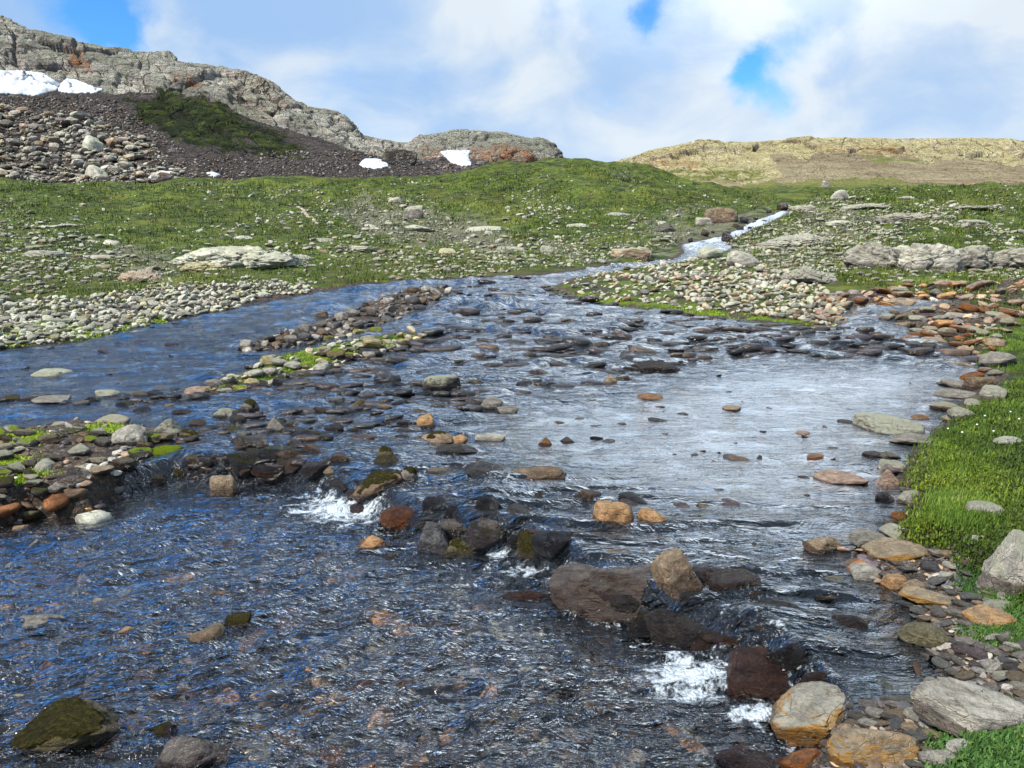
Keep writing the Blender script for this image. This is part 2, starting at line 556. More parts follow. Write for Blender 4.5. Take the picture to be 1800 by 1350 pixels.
# ------------------------------------------------------------------ materials
def ground_material():
    m, t = new_mat("meadow_and_riverbed")
    p = t.n('ShaderNodeNewGeometry').outputs['Position']
    nz = t.n('ShaderNodeSeparateXYZ')
    t.put(nz.inputs[0], t.n('ShaderNodeNewGeometry').outputs['Normal'])
    grass, lime, wet, bare, olive = (t.attr(k) for k in ('grass', 'lime', 'wet', 'bare', 'olive'))
    n_l = t.noise(p, 0.35, 5, 0.6)
    n_m = t.noise(p, 2.2, 7, 0.72)
    n_s = t.noise(p, 26.0, 4, 0.7)
    streak = t.noise(t.mapping(p, scale=(0.35, 1, 1)), 1.6, 5, 0.65)
    g = t.ramp(n_m, [(0.30, (0.010, 0.018, 0.005)), (0.43, (0.040, 0.062, 0.010)), (0.53, (0.13, 0.165, 0.018)), (0.66, (0.25, 0.26, 0.045))])
    g = t.mix(t.math('MULTIPLY', t.sstep(n_l, 0.5, 0.66), 0.65), g, (0.15, 0.115, 0.028))
    g = t.mix(t.math('MULTIPLY', t.sstep(streak, 0.50, 0.62), 0.8), g, (0.016, 0.024, 0.010))
    g = t.mix(t.math('MULTIPLY', olive, 0.6), g, (0.12, 0.115, 0.02))
    g = t.mix(t.math('MULTIPLY', lime, t.sstep(n_m, 0.42, 0.60)), g, (0.20, 0.28, 0.012))
    rough = t.math('MULTIPLY', t.math('SUBTRACT', n_s, 0.5), 0.9)
    g = t.mix(t.sstep(n_s, 0.38, 0.70), t.mix(1.0, g, (0.30, 0.36, 0.22), 'MULTIPLY'), t.mix(1.0, g, (.84, 1.0, .50), 'MULTIPLY'))
    g = t.mix(t.math('MULTIPLY', t.sstep(t.noise(p, .22, 5, .65), .50, .64), .35), g, (0.17, 0.20, 0.025))  # sunlit patches of meadow, painted in as brighter yellow-green
    # stony ground
    pd = t.vmath('ADD', p, t.vmath('SCALE', t.noise(p, 9.0, 5, .7, out=1), .16))
    vc = t.voro(pd, 26.0, 'F1', 'Color')
    ve = t.voro(pd, 26.0, 'DISTANCE_TO_EDGE', 'Distance')
    vsep = t.n('ShaderNodeSeparateColor'); t.put(vsep.inputs[0], vc)
    s = t.ramp(vsep.outputs[0], [(0.0, (0.045, 0.040, 0.036)), (0.35, (0.11, 0.10, 0.09)), (0.6, (0.17, 0.13, 0.10)), (0.8, (0.20, 0.12, 0.06)), (1.0, (0.24, 0.24, 0.22))])
    s = t.mix(t.math('MULTIPLY', t.sstep(ve, 0.10, 0.0), .5), s, (0.03, 0.025, 0.02))
    s = t.mix(t.sstep(n_s, .4, .65), s, t.mix(1.0, s, (.45, .42, .4), 'MULTIPLY'))
    s = t.mix(t.math('MULTIPLY', wet, 0.82), s, t.mix(1.0, s, (0.42, 0.36, 0.32), 'MULTIPLY'))
    soil = t.mix(t.sstep(n_m, .35, .6), (0.030, 0.022, 0.016), (0.075, 0.055, 0.042))
    gm = t.sstep(t.math('ADD', grass, t.math('MULTIPLY', t.math('SUBTRACT', n_m, 0.5), 1.3)), 0.38, 0.60)
    c = t.mix(gm, s, g)
    bm = t.math('MULTIPLY', .62, t.sstep(t.math('ADD', bare, t.math('MULTIPLY', t.math('SUBTRACT', t.noise(p, 1.1, 6, 0.7), 0.5), 1.6)), 0.45, 0.75))
    c = t.mix(bm, c, t.mix(t.sstep(n_s, .4, .6), soil, (0.27, 0.26, 0.21)))
    # bare earth where the bank is steep
    steep = t.sstep(nz.outputs[2], 0.62, 0.42)
    c = t.mix(t.math('MULTIPLY', steep, t.attr('bank')), c, soil)
    hgt = t.math('ADD', t.math('MULTIPLY', t.sstep(ve, 0, .25), t.math('SUBTRACT', 1.0, gm)), t.math('MULTIPLY', n_s, 1.2))
    hgt = t.math('ADD', hgt, t.math('MULTIPLY', n_m, 2.0))
    nb = t.bump(hgt, 0.9, 0.02)
    big = t.bump(t.noise(p, 0.9, 6, 0.7), 0.9, 0.25, nb)
    t.out(t.principled(c, t.mix(wet, (.9, .9, .9), (.35, .35, .35)), big, 0.3))
    return m


def rock_nodes(t, base, vec, wetf, lichen=0.0, rust=None, moss=None, scale=1.0, vein=0.2, litop=True, bumpd=0.02, crk=.3):
    """layered stone: base colour socket, mottling, cracks, lichen on the upper faces, darker and glossier where wet"""
    g = t.n('ShaderNodeNewGeometry')
    nz = t.n('ShaderNodeSeparateXYZ'); t.put(nz.inputs[0], g.outputs['Normal'])
    up = nz.outputs[2]
    n1 = t.noise(vec, 1.7 * scale, 6, 0.62, 0.4)
    n2 = t.noise(vec, 7.0 * scale, 5, 0.7)
    n3 = t.noise(vec, 32.0 * scale, 3, 0.75)
    strat = t.noise(t.mapping(vec, scale=(0.9, 1.0, 2.6), rot=(0.45, 0.35, 0)), 1.9 * scale, 6, 0.65, 0.5)
    c = t.mix(t.sstep(n1, 0.34, 0.66), t.mix(1.0, base, (0.55, 0.54, 0.55), 'MULTIPLY'), t.mix(1.0, base, (1.25, 1.22, 1.18), 'MULTIPLY'))
    c = t.mix(t.sstep(strat, 0.52, 0.62), c, t.mix(1.0, c, (0.6, 0.57, 0.55), 'MULTIPLY'))
    c = t.mix(t.math('MULTIPLY', t.sstep(n3, 0.45, 0.7), 0.45), c, t.mix(1.0, c, (0.35, 0.34, 0.34), 'MULTIPLY'))
    c = t.mix(t.math('MULTIPLY', t.sstep(n2, 0.60, 0.74), 0.5), c, (0.42, 0.38, 0.33))
    if vein:
        v = t.math('ABSOLUTE', t.math('SUBTRACT', t.noise(vec, 1.3 * scale, 2, 0.5, 1.5), 0.5))
        c = t.mix(t.math('MULTIPLY', t.sstep(v, 0.014, 0.0), vein), c, (0.55, 0.48, 0.40))
    cr = t.voro(t.vmath('ADD', vec, t.vmath('SCALE', t.noise(vec, 2.0, 3, out=1), 0.5)), 1.5 * scale, 'DISTANCE_TO_EDGE')
    crack = t.math('MULTIPLY', t.sstep(cr, 0.028, 0.0), t.sstep(n1, .42, .6))
    c = t.mix(t.math('MULTIPLY', crack, crk), c, (0.02, 0.017, 0.015))
    if rust is not None:
        rm = t.sstep(t.math('ADD', t.math('MULTIPLY', up, -0.9), t.math('MULTIPLY', n1, 1.6)), 0.05, 0.45)
        c = t.mix(t.math('MULTIPLY', rm, rust[3]), c, t.mix(n2, tuple(k * 0.5 for k in rust[:3]), tuple(min(1, k * 1.3) for k in rust[:3])))
    if lichen:
        lm = t.sstep(t.math('ADD', t.math('MULTIPLY', up, 0.22 if litop else 0.0), t.noise(vec, 3.1 * scale, 7, 0.72)), 0.56, 0.66)
        lcol = t.mix(t.noise(vec, 5 * scale, 2), (0.40, 0.41, 0.35), (0.39, 0.41, 0.24))
        c = t.mix(t.math('MULTIPLY', lm, lichen), c, lcol)
    if moss:
        mm = t.sstep(t.math('ADD', t.math('MULTIPLY', up, 0.35), t.noise(vec, 1.6 * scale, 5, 0.65)), 0.70, 0.80)
        c = t.mix(t.math('MULTIPLY', mm, moss[3]), c, t.mix(n3, tuple(k * .4 for k in moss[:3]), moss[:3]))
    wetc = t.mix(1.0, c, (0.40, 0.37, 0.36), 'MULTIPLY')
    wf = t.sstep(t.math('ADD', wetf, t.math('MULTIPLY', t.math('SUBTRACT', n2, 0.5), 0.6)), 0.3, 0.7)
    c = t.mix(wf, c, wetc)
    h = t.math('ADD', t.math('MULTIPLY', n2, 0.9), t.math('MULTIPLY', n3, 0.35))
    h = t.math('ADD', h, t.math('MULTIPLY', strat, 1.1))
    h = t.math('SUBTRACT', h, t.math('MULTIPLY', crack, 0.8))
    h = t.math('ADD', h, n1)
    nb = t.bump(h, 0.85, bumpd)
    rg = t.mix(wf, (.88, .88, .88), (.16, .16, .16))
    t.out(t.principled(c, rg, nb, t.mix(wf, (.2, .2, .2), (.55, .55, .55))))


ROCKM = {}


def rock_materials():
    """single stones: base colour comes from the object colour, alpha is the height of the wet line in the stone's own space"""
    kinds = dict(dry=dict(lichen=0.75, vein=0.3), plain=dict(lichen=0.15, vein=0.5), wet=dict(vein=0.25),
                 rusty=dict(rust=(0.30, 0.105, 0.022, 0.9), vein=0.4), rustdark=dict(rust=(0.15, 0.060, 0.030, 0.45), vein=0.15),
                 ochre=dict(rust=(0.52, 0.27, 0.06, 0.95), lichen=0.25, vein=0.5), face=dict(lichen=0.5, vein=0.0, crk=.85),
                 mossy=dict(moss=(0.085, 0.085, 0.014, 0.9), vein=0.2), limemoss=dict(moss=(0.26, 0.36, 0.02, 1.0), vein=0.2))
    for k, kw in kinds.items():
        kw.setdefault('crk', .3)
        m, t = new_mat("stone_" + k)
        oi = t.n('ShaderNodeObjectInfo')
        tc = t.n('ShaderNodeTexCoord')
        off = t.vmath('SCALE', (13.0, 7.0, 5.0), t.math('MULTIPLY', oi.outputs['Random'], 9.0))
        vec = t.vmath('ADD', tc.outputs['Object'], off)
        sep = t.n('ShaderNodeSeparateXYZ'); t.put(sep.inputs[0], tc.outputs['Object'])
        wetf = t.math('MULTIPLY_ADD', t.math('SUBTRACT', oi.outputs['Alpha'], sep.outputs[2]), 2.5, 0.5)
        rock_nodes(t, oi.outputs['Color'], vec, wetf, bumpd=0.05, **kw)
        ROCKM[k] = m
    for k, (a, b, c_) in dict(mossgreen=((.022, .018, .008), (.060, .052, .014), (.15, .135, .03)), mosslime=((.08, .12, .006), (.22, .32, .012), (.36, .46, .03))).items():
        m, t = new_mat(k)
        v = t.n('ShaderNodeTexCoord').outputs['Object']
        n = t.noise(v, 9.0, 5, .75)
        t.out(t.principled(t.ramp(n, [(.3, a), (.5, b), (.68, c_)]), .95, t.bump(t.math('ADD', n, t.noise(v, 40.0, 3, .7)), 1.0, .05), .1))
        ROCKM[k] = m
    # many stones in one mesh: colour and wetness per vertex
    for k, kw in dict(mass=dict(vein=0.0), masslichen=dict(lichen=0.7, vein=0.0)).items():
        m, t = new_mat("stones_" + k)
        p = t.n('ShaderNodeNewGeometry').outputs['Position']
        rock_nodes(t, t.attr('col', 'Color'), p, t.attr('wetness'), scale=4.0, bumpd=0.01, **kw)
        ROCKM[k] = m


rock_materials()


def hill_material(name, base, lich, scale, rustamt):
    m, t = new_mat(name)
    g = t.n('ShaderNodeNewGeometry')
    p = g.outputs['Position']
    nz = t.n('ShaderNodeSeparateXYZ'); t.put(nz.inputs[0], g.outputs['Normal'])
    cliff, green, dark = t.attr('cliff'), t.attr('green'), t.attr('dark')
    n1 = t.noise(p, 0.10 * scale, 6, 0.65, 0.5)
    n2 = t.noise(p, 0.7 * scale, 6, 0.7)
    n3 = t.noise(p, 3.2 * scale, 3, 0.75)
    strat = t.noise(t.mapping(p, scale=(0.5, 0.6, 2.6), rot=(0.1, 0.45, 0)), 0.2 * scale, 6, 0.7, 0.8)
    c = t.mix(t.sstep(n1, .40, .56), tuple(k * .42 for k in base), tuple(min(.8, k * 1.35) for k in base))
    c = t.mix(t.sstep(strat, .50, .60), c, t.mix(1.0, c, (.62, .57, .54), 'MULTIPLY'))
    c = t.mix(t.math('MULTIPLY', t.sstep(t.noise(p, .05 * scale, 4, .6), .56, .68), rustamt), c, (0.22, 0.10, 0.045))
    lm = t.sstep(t.math('ADD', t.math('MULTIPLY', nz.outputs[2], 0.45), t.noise(p, 0.25 * scale, 7, .75)), 0.60, 0.80)
    c = t.mix(t.math('MULTIPLY', lm, lich[3]), c, lich[:3])
    sp = t.vmath('ADD', p, t.vmath('SCALE', t.noise(p, 0.3 * scale, 4, out=1), 4.0 / scale))
    cr1 = t.voro(t.mapping(sp, scale=(1, 1, 0.55), rot=(0, 0.5, 0)), 0.16 * scale, 'DISTANCE_TO_EDGE')
    cr2 = t.voro(t.mapping(sp, scale=(1, 1, 1.9), rot=(0, 0.35, 0)), 0.5 * scale, 'DISTANCE_TO_EDGE')
    crack = t.math('MAXIMUM', t.sstep(cr1, .04, 0.0), t.math('MULTIPLY', t.sstep(cr2, .05, 0.0), .4))
    crack = t.math('MULTIPLY', crack, t.math('MULTIPLY', t.sstep(n1, .35, .6), (.75 if 'far' in name else 1.0)))
    c = t.mix(t.math('MULTIPLY', crack, 0.8), c, (0.045, 0.038, 0.034))
    # scree
    vcn = t.voro(p, 1.5 * scale, 'F1', 'Color'); vsep = t.n('ShaderNodeSeparateColor'); t.put(vsep.inputs[0], vcn)
    ve = t.voro(p, 1.5 * scale, 'DISTANCE_TO_EDGE')
    sc = t.ramp(vsep.outputs[1], [(0, (0.045, 0.038, 0.035)), (.5, (0.115, 0.095, 0.085)), (.85, (0.19, 0.165, 0.145)), (1, (0.36, 0.35, 0.31))])
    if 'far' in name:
        sc = t.mix(0.7, sc, (0.64, 0.54, 0.31))  # far scree paled, sunlight put into its colour
    sc = t.mix(t.math('MULTIPLY', dark, 0.85), sc, t.mix(n2, (0.055, 0.047, 0.043), (0.155, 0.13, 0.115)))
    sc = t.mix(t.math('MULTIPLY', t.sstep(ve, .1, .0), .3 if 'far' in name else .6), sc, t.mix(1.0, sc, (.35, .33, .32), 'MULTIPLY'))
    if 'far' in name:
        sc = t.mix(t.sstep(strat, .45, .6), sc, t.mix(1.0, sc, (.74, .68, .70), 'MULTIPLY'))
    c = t.mix(t.math('MULTIPLY', t.attr('rust'), t.sstep(n2, .42, .6)), c, (0.42, 0.17, 0.07))
    cm = t.sstep(t.math('ADD', cliff, t.math('MULTIPLY', t.math('SUBTRACT', n2, .5), .7)), .42, .58)
    c = t.mix(cm, sc, c)
    gc = t.ramp(t.noise(p, .4, 7, .75), [(.36, (0.022, 0.018, 0.013)), (.46, (0.018, 0.028, 0.008)), (.55, (0.045, 0.065, 0.012)), (.68, (0.12, 0.14, 0.022))])
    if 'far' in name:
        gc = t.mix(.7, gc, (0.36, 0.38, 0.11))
    gmm = t.sstep(t.math('ADD', green, t.math('MULTIPLY', t.math('SUBTRACT', t.noise(p, .35 * scale, 7, .75), .5), 2.6)), .42, .68)
    c = t.mix(gmm, c, gc)
    c = t.mix(t.math('MULTIPLY', t.sstep(n3, .45, .7), .5), c, t.mix(1.0, c, (.4, .38, .37), 'MULTIPLY'))
    h = t.math('ADD', t.math('MULTIPLY', strat, 3.2), t.math('MULTIPLY', n2, .8))
    h = t.math('SUBTRACT', h, t.math('MULTIPLY', crack, 0.9))
    h = t.math('ADD', h, t.math('MULTIPLY', n3, .4))
    t.out(t.principled(c, 0.9, t.bump(h, 1.0, 1.8 / scale), 0.15))
    return m


# ------------------------------------------------------------------ ground sheet
LIME = [[(930, 508), (980, 514), (1040, 532), (1150, 547), (1300, 562), (1440, 577), (1470, 566), (1440, 564), (1300, 550), (1180, 537), (1050, 520), (970, 503)],
        [(350, 690), (420, 645), (520, 612), (700, 590), (745, 592), (650, 625), (540, 655), (450, 680)],
        [(200, 575), (250, 560), (330, 545), (250, 580), (130, 600), (0, 610), (0, 570), (100, 560)],
        [(120, 760), (180, 740), (250, 726), (260, 745), (170, 765)], [(-40, 806), (50, 800), (90, 832), (20, 850), (-40, 850)], [(225, 696), (272, 690), (278, 722), (220, 726)], [(0, 765), (60, 756), (90, 775), (20, 785)],
        [(1600, 830), (1640, 770), (1800, 690), (1800, 800), (1700, 850), (1620, 880)],
        [(1560, 935), (1600, 900), (1750, 900), (1740, 960), (1640, 960)],
        [(1680, 600), (1800, 560), (1800, 650), (1740, 640)]]
COBBLE = [[(-500, 530), (0, 528), (150, 522), (330, 500), (470, 495), (560, 505), (430, 538), (330, 558), (130, 600), (-500, 650)],
          [(1010, 478), (1200, 452), (1310, 455), (1420, 490), (1490, 540), (1470, 572), (1440, 570), (1300, 553), (1150, 539), (1050, 524), (980, 505)],
          [(1440, 520), (1560, 505), (1800, 490), (1900, 500), (1800, 560), (1760, 600), (1720, 660), (1600, 600), (1440, 580)],
          [(1500, 935), (1640, 955), (1740, 1010), (1790, 1060), (2300, 1130), (2300, 1230), (1690, 1240), (1650, 1290), (1600, 1400), (1360, 1400), (1370, 1250), (1560, 1200), (1650, 1180), (1590, 1050)]]
BARE = [[(560, 350), (700, 340), (900, 390), (900, 460), (700, 440), (600, 400)], [(1120, 380), (1300, 360), (1380, 350), (1300, 420), (1200, 440), (1130, 420)],
        [(230, 430), (300, 420), (300, 490), (200, 490)], [(1250, 420), (1400, 370), (1500, 350), (1600, 380), (1480, 470), (1400, 500), (1280, 460)],
        [(1050, 292), (1110, 300), (1130, 322), (1060, 318)], [(950, 420), (1190, 430), (1180, 456), (980, 460)]]
OLIVE = [[(-300, 470), (300, 460), (500, 480), (500, 500), (200, 515), (-300, 520)], [(380, 370), (560, 390), (520, 410), (380, 400)],
         [(600, 440), (760, 440), (1000, 480), (760, 490), (560, 490)], [(1560, 925), (1750, 920), (1720, 970), (1600, 950)]]


def build_ground():
    ys = np.concatenate([np.linspace(-8, 1.5, 24)[:-1], 1.0 / np.linspace(1 / 1.5, 1 / 17.0, 560)[:-1], np.geomspace(17, 105, 560)[:-1], np.geomspace(105, 1500, 60)])
    us = np.linspace(-1.12, 1.12, 1000)
    Yg, U = np.meshgrid(ys, us, indexing='ij')
    X = U * np.sqrt(Yg ** 2 + 3.0)
    x, y = X.ravel(), Yg.ravel()
    z, sd, gb, cb = ground_h(x, y)
    px, py = project(x, y, z)
    py = np.where(y > 90, 300, py)
    nn = fbm(px * .012, py * .03, 0 * x, 1.0, 5, .6) * 34 * np.clip(700 / np.clip(py, 250, 2000), .5, 2)
    lime = blob(px + nn, py + nn * .35, LIME, 9) * .85
    cob = np.maximum(blob(px, py + nn * .35, [COBBLE[0], COBBLE[2], COBBLE[3]], 14), .42 * blob(px, py + nn * .35, [COBBLE[1]], 14))
    bare = blob(px + nn * 2, py + nn, BARE, 34) * .8
    olive = blob(px, py + nn, OLIVE, 14)
    bars = np.maximum(sst(-poly_sd(x, y, LBAR), -.2, .0), sst(-poly_sd(x, y, GBAR), -.2, .0)) * (y < 25)
    cob = np.maximum(cob, bars)
    grass = sst(sd, 0.02, 0.35) * (1 - cob)
    gbm = np.maximum(sst(-gb, -0.03, .05), sst(-cb, -.03, .05))
    grass = np.maximum(grass, gbm)
    grass = np.maximum(grass, .8 * lime * sst(sd, -.03, .05))
    wet = 1 - sst(sd, -0.02, 0.12)
    at = dict(grass=grass, lime=lime * sst(sd, -.06, .02), wet=wet, bare=bare * (1 - gbm), olive=olive, bank=gbm + sst(-gb, -.12, 0))
    V = np.stack([x, y, z], 1)
    me = mesh_from("ground", V, grid_faces(len(ys), len(us)), ground_material(), True, at)
    o = link("ground", me, kind='structure')
    o['label'] = "mossy alpine meadow and stony stream bed"
    return o, V, len(ys), len(us)


ground, GV, GR, GC = build_ground()


# ------------------------------------------------------------------ hills as sheets from profile curves
def hill_sheet(name, cols, rows, nr, nc, mat, disp, label, masks):
    """cols: pixel columns; rows: list of (Y per column, py per column)."""
    cols = np.array(cols, float)
    pc = np.linspace(cols[0], cols[-1], nc)
    Yr = np.array([np.interp(pc, cols, np.broadcast_to(r[0], cols.shape)) for r in rows])
    Pr = np.array([np.interp(pc, np.array(r[2]) if len(r) > 2 else cols, r[1]) for r in rows])
    t = np.linspace(0, len(rows) - 1, nr)
    j = np.clip(t.astype(int), 0, len(rows) - 2); f = (t - j)[:, None]
    Y = Yr[j] * (1 - f) + Yr[j + 1] * f
    P = Pr[j] * (1 - f) + Pr[j + 1] * f
    b = (675 - P) / FPX
    dy = CT + b * ST
    X = Y / dy * ((pc[None, :] - 900) / FPX)
    Z = H + Y / dy * (b * CT - ST)
    V = np.stack([X, Y, Z], -1)
    du = np.gradient(V, axis=1); dv = np.gradient(V, axis=0)
    N = np.cross(du, dv); N /= np.linalg.norm(N, axis=-1, keepdims=True) + 1e-9
    N *= np.sign(-N[..., 1:2] + 1e-6)
    PX = np.broadcast_to(pc[None, :], Y.shape)
    TT = np.broadcast_to(t[:, None], Y.shape)
    at = masks(PX.ravel(), P.ravel(), TT.ravel())
    D = disp(V[..., 0].ravel(), V[..., 1].ravel(), V[..., 2].ravel(), at, TT.ravel()).reshape(Y.shape)
    V = V + N * D[..., None]
    me = mesh_from(name, V.reshape(-1, 3), grid_faces(nr, nc)[:, ::-1], mat, True, at)
    o = link(name, me, kind='structure')
    o['label'] = label
    return o


def craggy(x, y, z, s, amp):
    """blocky ledges: cells pushed in and out, cracks between them"""
    wx = x + 3 / s * .35 * fbm(x, y, z, .25 * s, 3)
    wz = z + 3 / s * .35 * fbm(z, x, y, .25 * s, 3)
    zz = wz * 1.3 + wx * .45
    f1, e, c = voronoi(wx * .8, y * .8, zz, .13 * s)
    g1, e2, c2 = voronoi(wx * .7, y * .7, zz * 1.7, .42 * s, 31)
    return amp * ((c - .5) * 1.3 + (c2 - .5) * .45 - .8 * (1 - sst(e, 0, .10)) - .3 * (1 - sst(e2, 0, .12)) + 2.2 * fbm(x, y, z, .09 * s, 4) + .3 * fbm(x, y, z, .9 * s, 3))


HC = [-700, -200, 0, 100, 200, 300, 400, 500, 560, 610, 640, 700, 735, 750, 800, 870, 940, 975, 995, 1010, 1060]
SKYX = [-700, -200, 0, 50, 100, 150, 200, 240, 290, 310, 370, 430, 470, 510, 540, 590, 610, 628, 650, 690, 728, 742, 790, 840, 890, 940, 970, 990, 1010, 1060]
SKYP = [-80, -30, 28, 52, 62, 78, 88, 90, 90, 105, 113, 128, 145, 172, 188, 195, 210, 236, 242, 250, 256, 241, 229, 226, 231, 245, 258, 280, 310, 330]
BASEP = [100, 110, 128, 150, 157, 160, 190, 222, 238, 262, 272, 280, 284, 280, 276, 285, 290, 292, 300, 320, 340]
MIDP = [240, 240, 240, 240, 235, 240, 255, 268, 272, 284, 288, 292, 293, 292, 290, 293, 296, 298, 305, 325, 340]
hy = lambda v: np.full(len(HC), float(v))
hyv = np.interp(HC, [-700, 0, 600, 700, 1060], [1, 1, 1, .95, .9])
rows_left = [(hy(84), hy(362)), (hy(90) , np.interp(HC, [-700, 0, 600, 800, 1000], [335, 335, 330, 312, 300])), (112 * hyv, MIDP), (132 * hyv, BASEP),
             (136 * hyv, np.array(BASEP) * .62 + np.interp(HC, SKYX, SKYP) * .38), (142 * hyv, np.array(BASEP) * .22 + np.interp(HC, SKYX, SKYP) * .78),
             (149 * hyv, SKYP, SKYX), (165 * hyv, np.array(SKYP) + 6, SKYX), (230 * hyv, np.array(SKYP) * .6 + 150, SKYX)]


def left_masks(px, py, t):
    n = fbm(px * .012, py * .02, 0 * px, 2.2, 5, .65) * 40
    cliff = sst(t, 2.85, 3.05)
    dark = blob(px + n, py + n * .6, [[(170, 160), (330, 165), (620, 240), (760, 290), (700, 330), (250, 330), (330, 280), (250, 220), (0, 190), (-300, 180), (-300, 165)]], 16)
    green = blob(px + n, py + n, [[(225, 170), (330, 165), (430, 200), (520, 245), (545, 268), (470, 262), (420, 250), (300, 240), (230, 215)]], 22)
    green = np.maximum(green, .75 * blob(px + n, py + n, [[(280, 220), (420, 245), (560, 265), (540, 285), (340, 262)]], 12))
    rust = blob(px + n * .3, py + n * .3, [[(112, 78), (150, 84), (160, 118), (130, 128), (116, 100)], [(300, 125), (350, 128), (350, 142), (310, 140)]], 8)
    rust = np.maximum(rust, .8 * blob(px + n * .3, py, [[(735, 258), (880, 262), (980, 285), (960, 298), (740, 282)]], 8))
    return dict(cliff=cliff * (1 - green), dark=dark, green=green, rust=rust)


def left_disp(x, y, z, at, t):
    k = at['cliff']
    sc = 0.35 * fbm(x, y, z, .5, 4) + .5 * fbm(x, y, z, .12, 3)
    edge = sst(t, 0, 1)
    g = np.maximum(k, .45 * at['green'])
    return (g * craggy(x, y, z, 1.0, 1.1) * (1 - .55 * sst(t, 5.7, 6.0)) + (1 - g) * sc * 1.2) * edge


left_hill = hill_sheet("rocky_hill", HC, rows_left, 300, 1000,
                       hill_material("cliff_rock", (0.60, 0.545, 0.50), (0.42, 0.45, 0.34, 0.6), 0.8, 0.5), left_disp,
                       "grey rocky hill with crags above dark scree on the left", left_masks)
left_hill['kind'] = 'structure'

FC = [1000, 1070, 1100, 1150, 1200, 1270, 1330, 1400, 1440, 1500, 1600, 1700, 1800, 2000, 2600]
FS = [318, 291, 279, 263, 256, 252, 250, 245, 241, 242, 242, 243, 247, 250, 255]
fy = lambda v: np.full(len(FC), float(v))
FB = [322, 300, 290, 280, 276, 276, 275, 272, 268, 270, 272, 278, 285, 285, 290]
rows_far = [(fy(230), fy(352)), (fy(250), fy(334)), (fy(300), [328, 318, 312, 306, 302, 303, 304, 303, 300, 303, 304, 306, 310, 310, 312]), (fy(355), FB),
            (fy(372), (np.array(FB) + FS) / 2), (fy(385), FS), (fy(450), np.array(FS) + 6.), (fy(700), np.array(FS) + 40.)]


def far_masks(px, py, t):
    n = fbm(px * .01, py * .01, 0 * px, 2.0, 4) * 16
    cliff = sst(t + .05 * n, 2.6, 3.1)
    cliff = np.maximum(cliff, blob(px + n, py, [[(1050, 300), (1150, 270), (1340, 262), (1380, 310), (1330, 322), (1200, 325)]], 10) * .9)
    green = np.maximum(blob(px + n, py + n, [[(1280, 335), (1350, 318), (1560, 312), (1640, 322), (1800, 326), (1800, 345), (1280, 350)]], 5),
                       .62 * blob(px + n, py + n, [[(1100, 300), (1330, 290), (1370, 318), (1180, 330)], [(1480, 262), (1560, 262), (1640, 285), (1540, 290)]], 10))
    rust = .7 * blob(px + n, py, [[(1130, 285), (1210, 278), (1240, 300), (1150, 305)], [(1440, 262), (1560, 258), (1620, 268), (1500, 280)]], 10)
    return dict(cliff=cliff * (1 - .5 * green), dark=0 * px, green=green, rust=rust)


def far_disp(x, y, z, at, t):
    g = at['cliff']
    return (g * craggy(x, y, z, .42, 2.1) * (1 - .6 * sst(t, 4.7, 5.0)) + (1 - g) * (1.6 * fbm(x, y, z, .05, 4) + .5 * fbm(x, y, z, .3, 3))) * sst(t, 0, 1)


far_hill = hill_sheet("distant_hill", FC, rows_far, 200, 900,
                      hill_material("far_hill_rock_sun_tinted", (0.68, 0.53, 0.38), (0.72, 0.64, 0.33, 0.8), .45, 0.35), far_disp,  # yellow lichen, paled further so the colour also carries the hill's sunlight
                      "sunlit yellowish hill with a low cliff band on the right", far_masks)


def bvh_of(o):
    me = o.data
    n = len(me.vertices); V = np.empty(n * 3, F32); me.vertices.foreach_get('co', V)
    k = len(me.polygons); L = np.empty(k * 4, np.int32); me.loops.foreach_get('vertex_index', L)
    return BVHTree.FromPolygons(V.reshape(-1, 3).tolist(), L.reshape(-1, 4).tolist())


BVH = {'ground': bvh_of(ground), 'left': bvh_of(left_hill)}
ORG = Vector((0, 0, H))


def at(px, py, which='ground', maxd=2000):
    r = BVH[which].ray_cast(ORG, Vector(ray(px, py)).normalized(), maxd)
    return r[0], r[1]


def drop(x, y, z0=60):
    r = BVH['ground'].ray_cast(Vector((x, y, z0)), Vector((0, 0, -1)), 200)
    return r[0].z if r[0] else 0.0
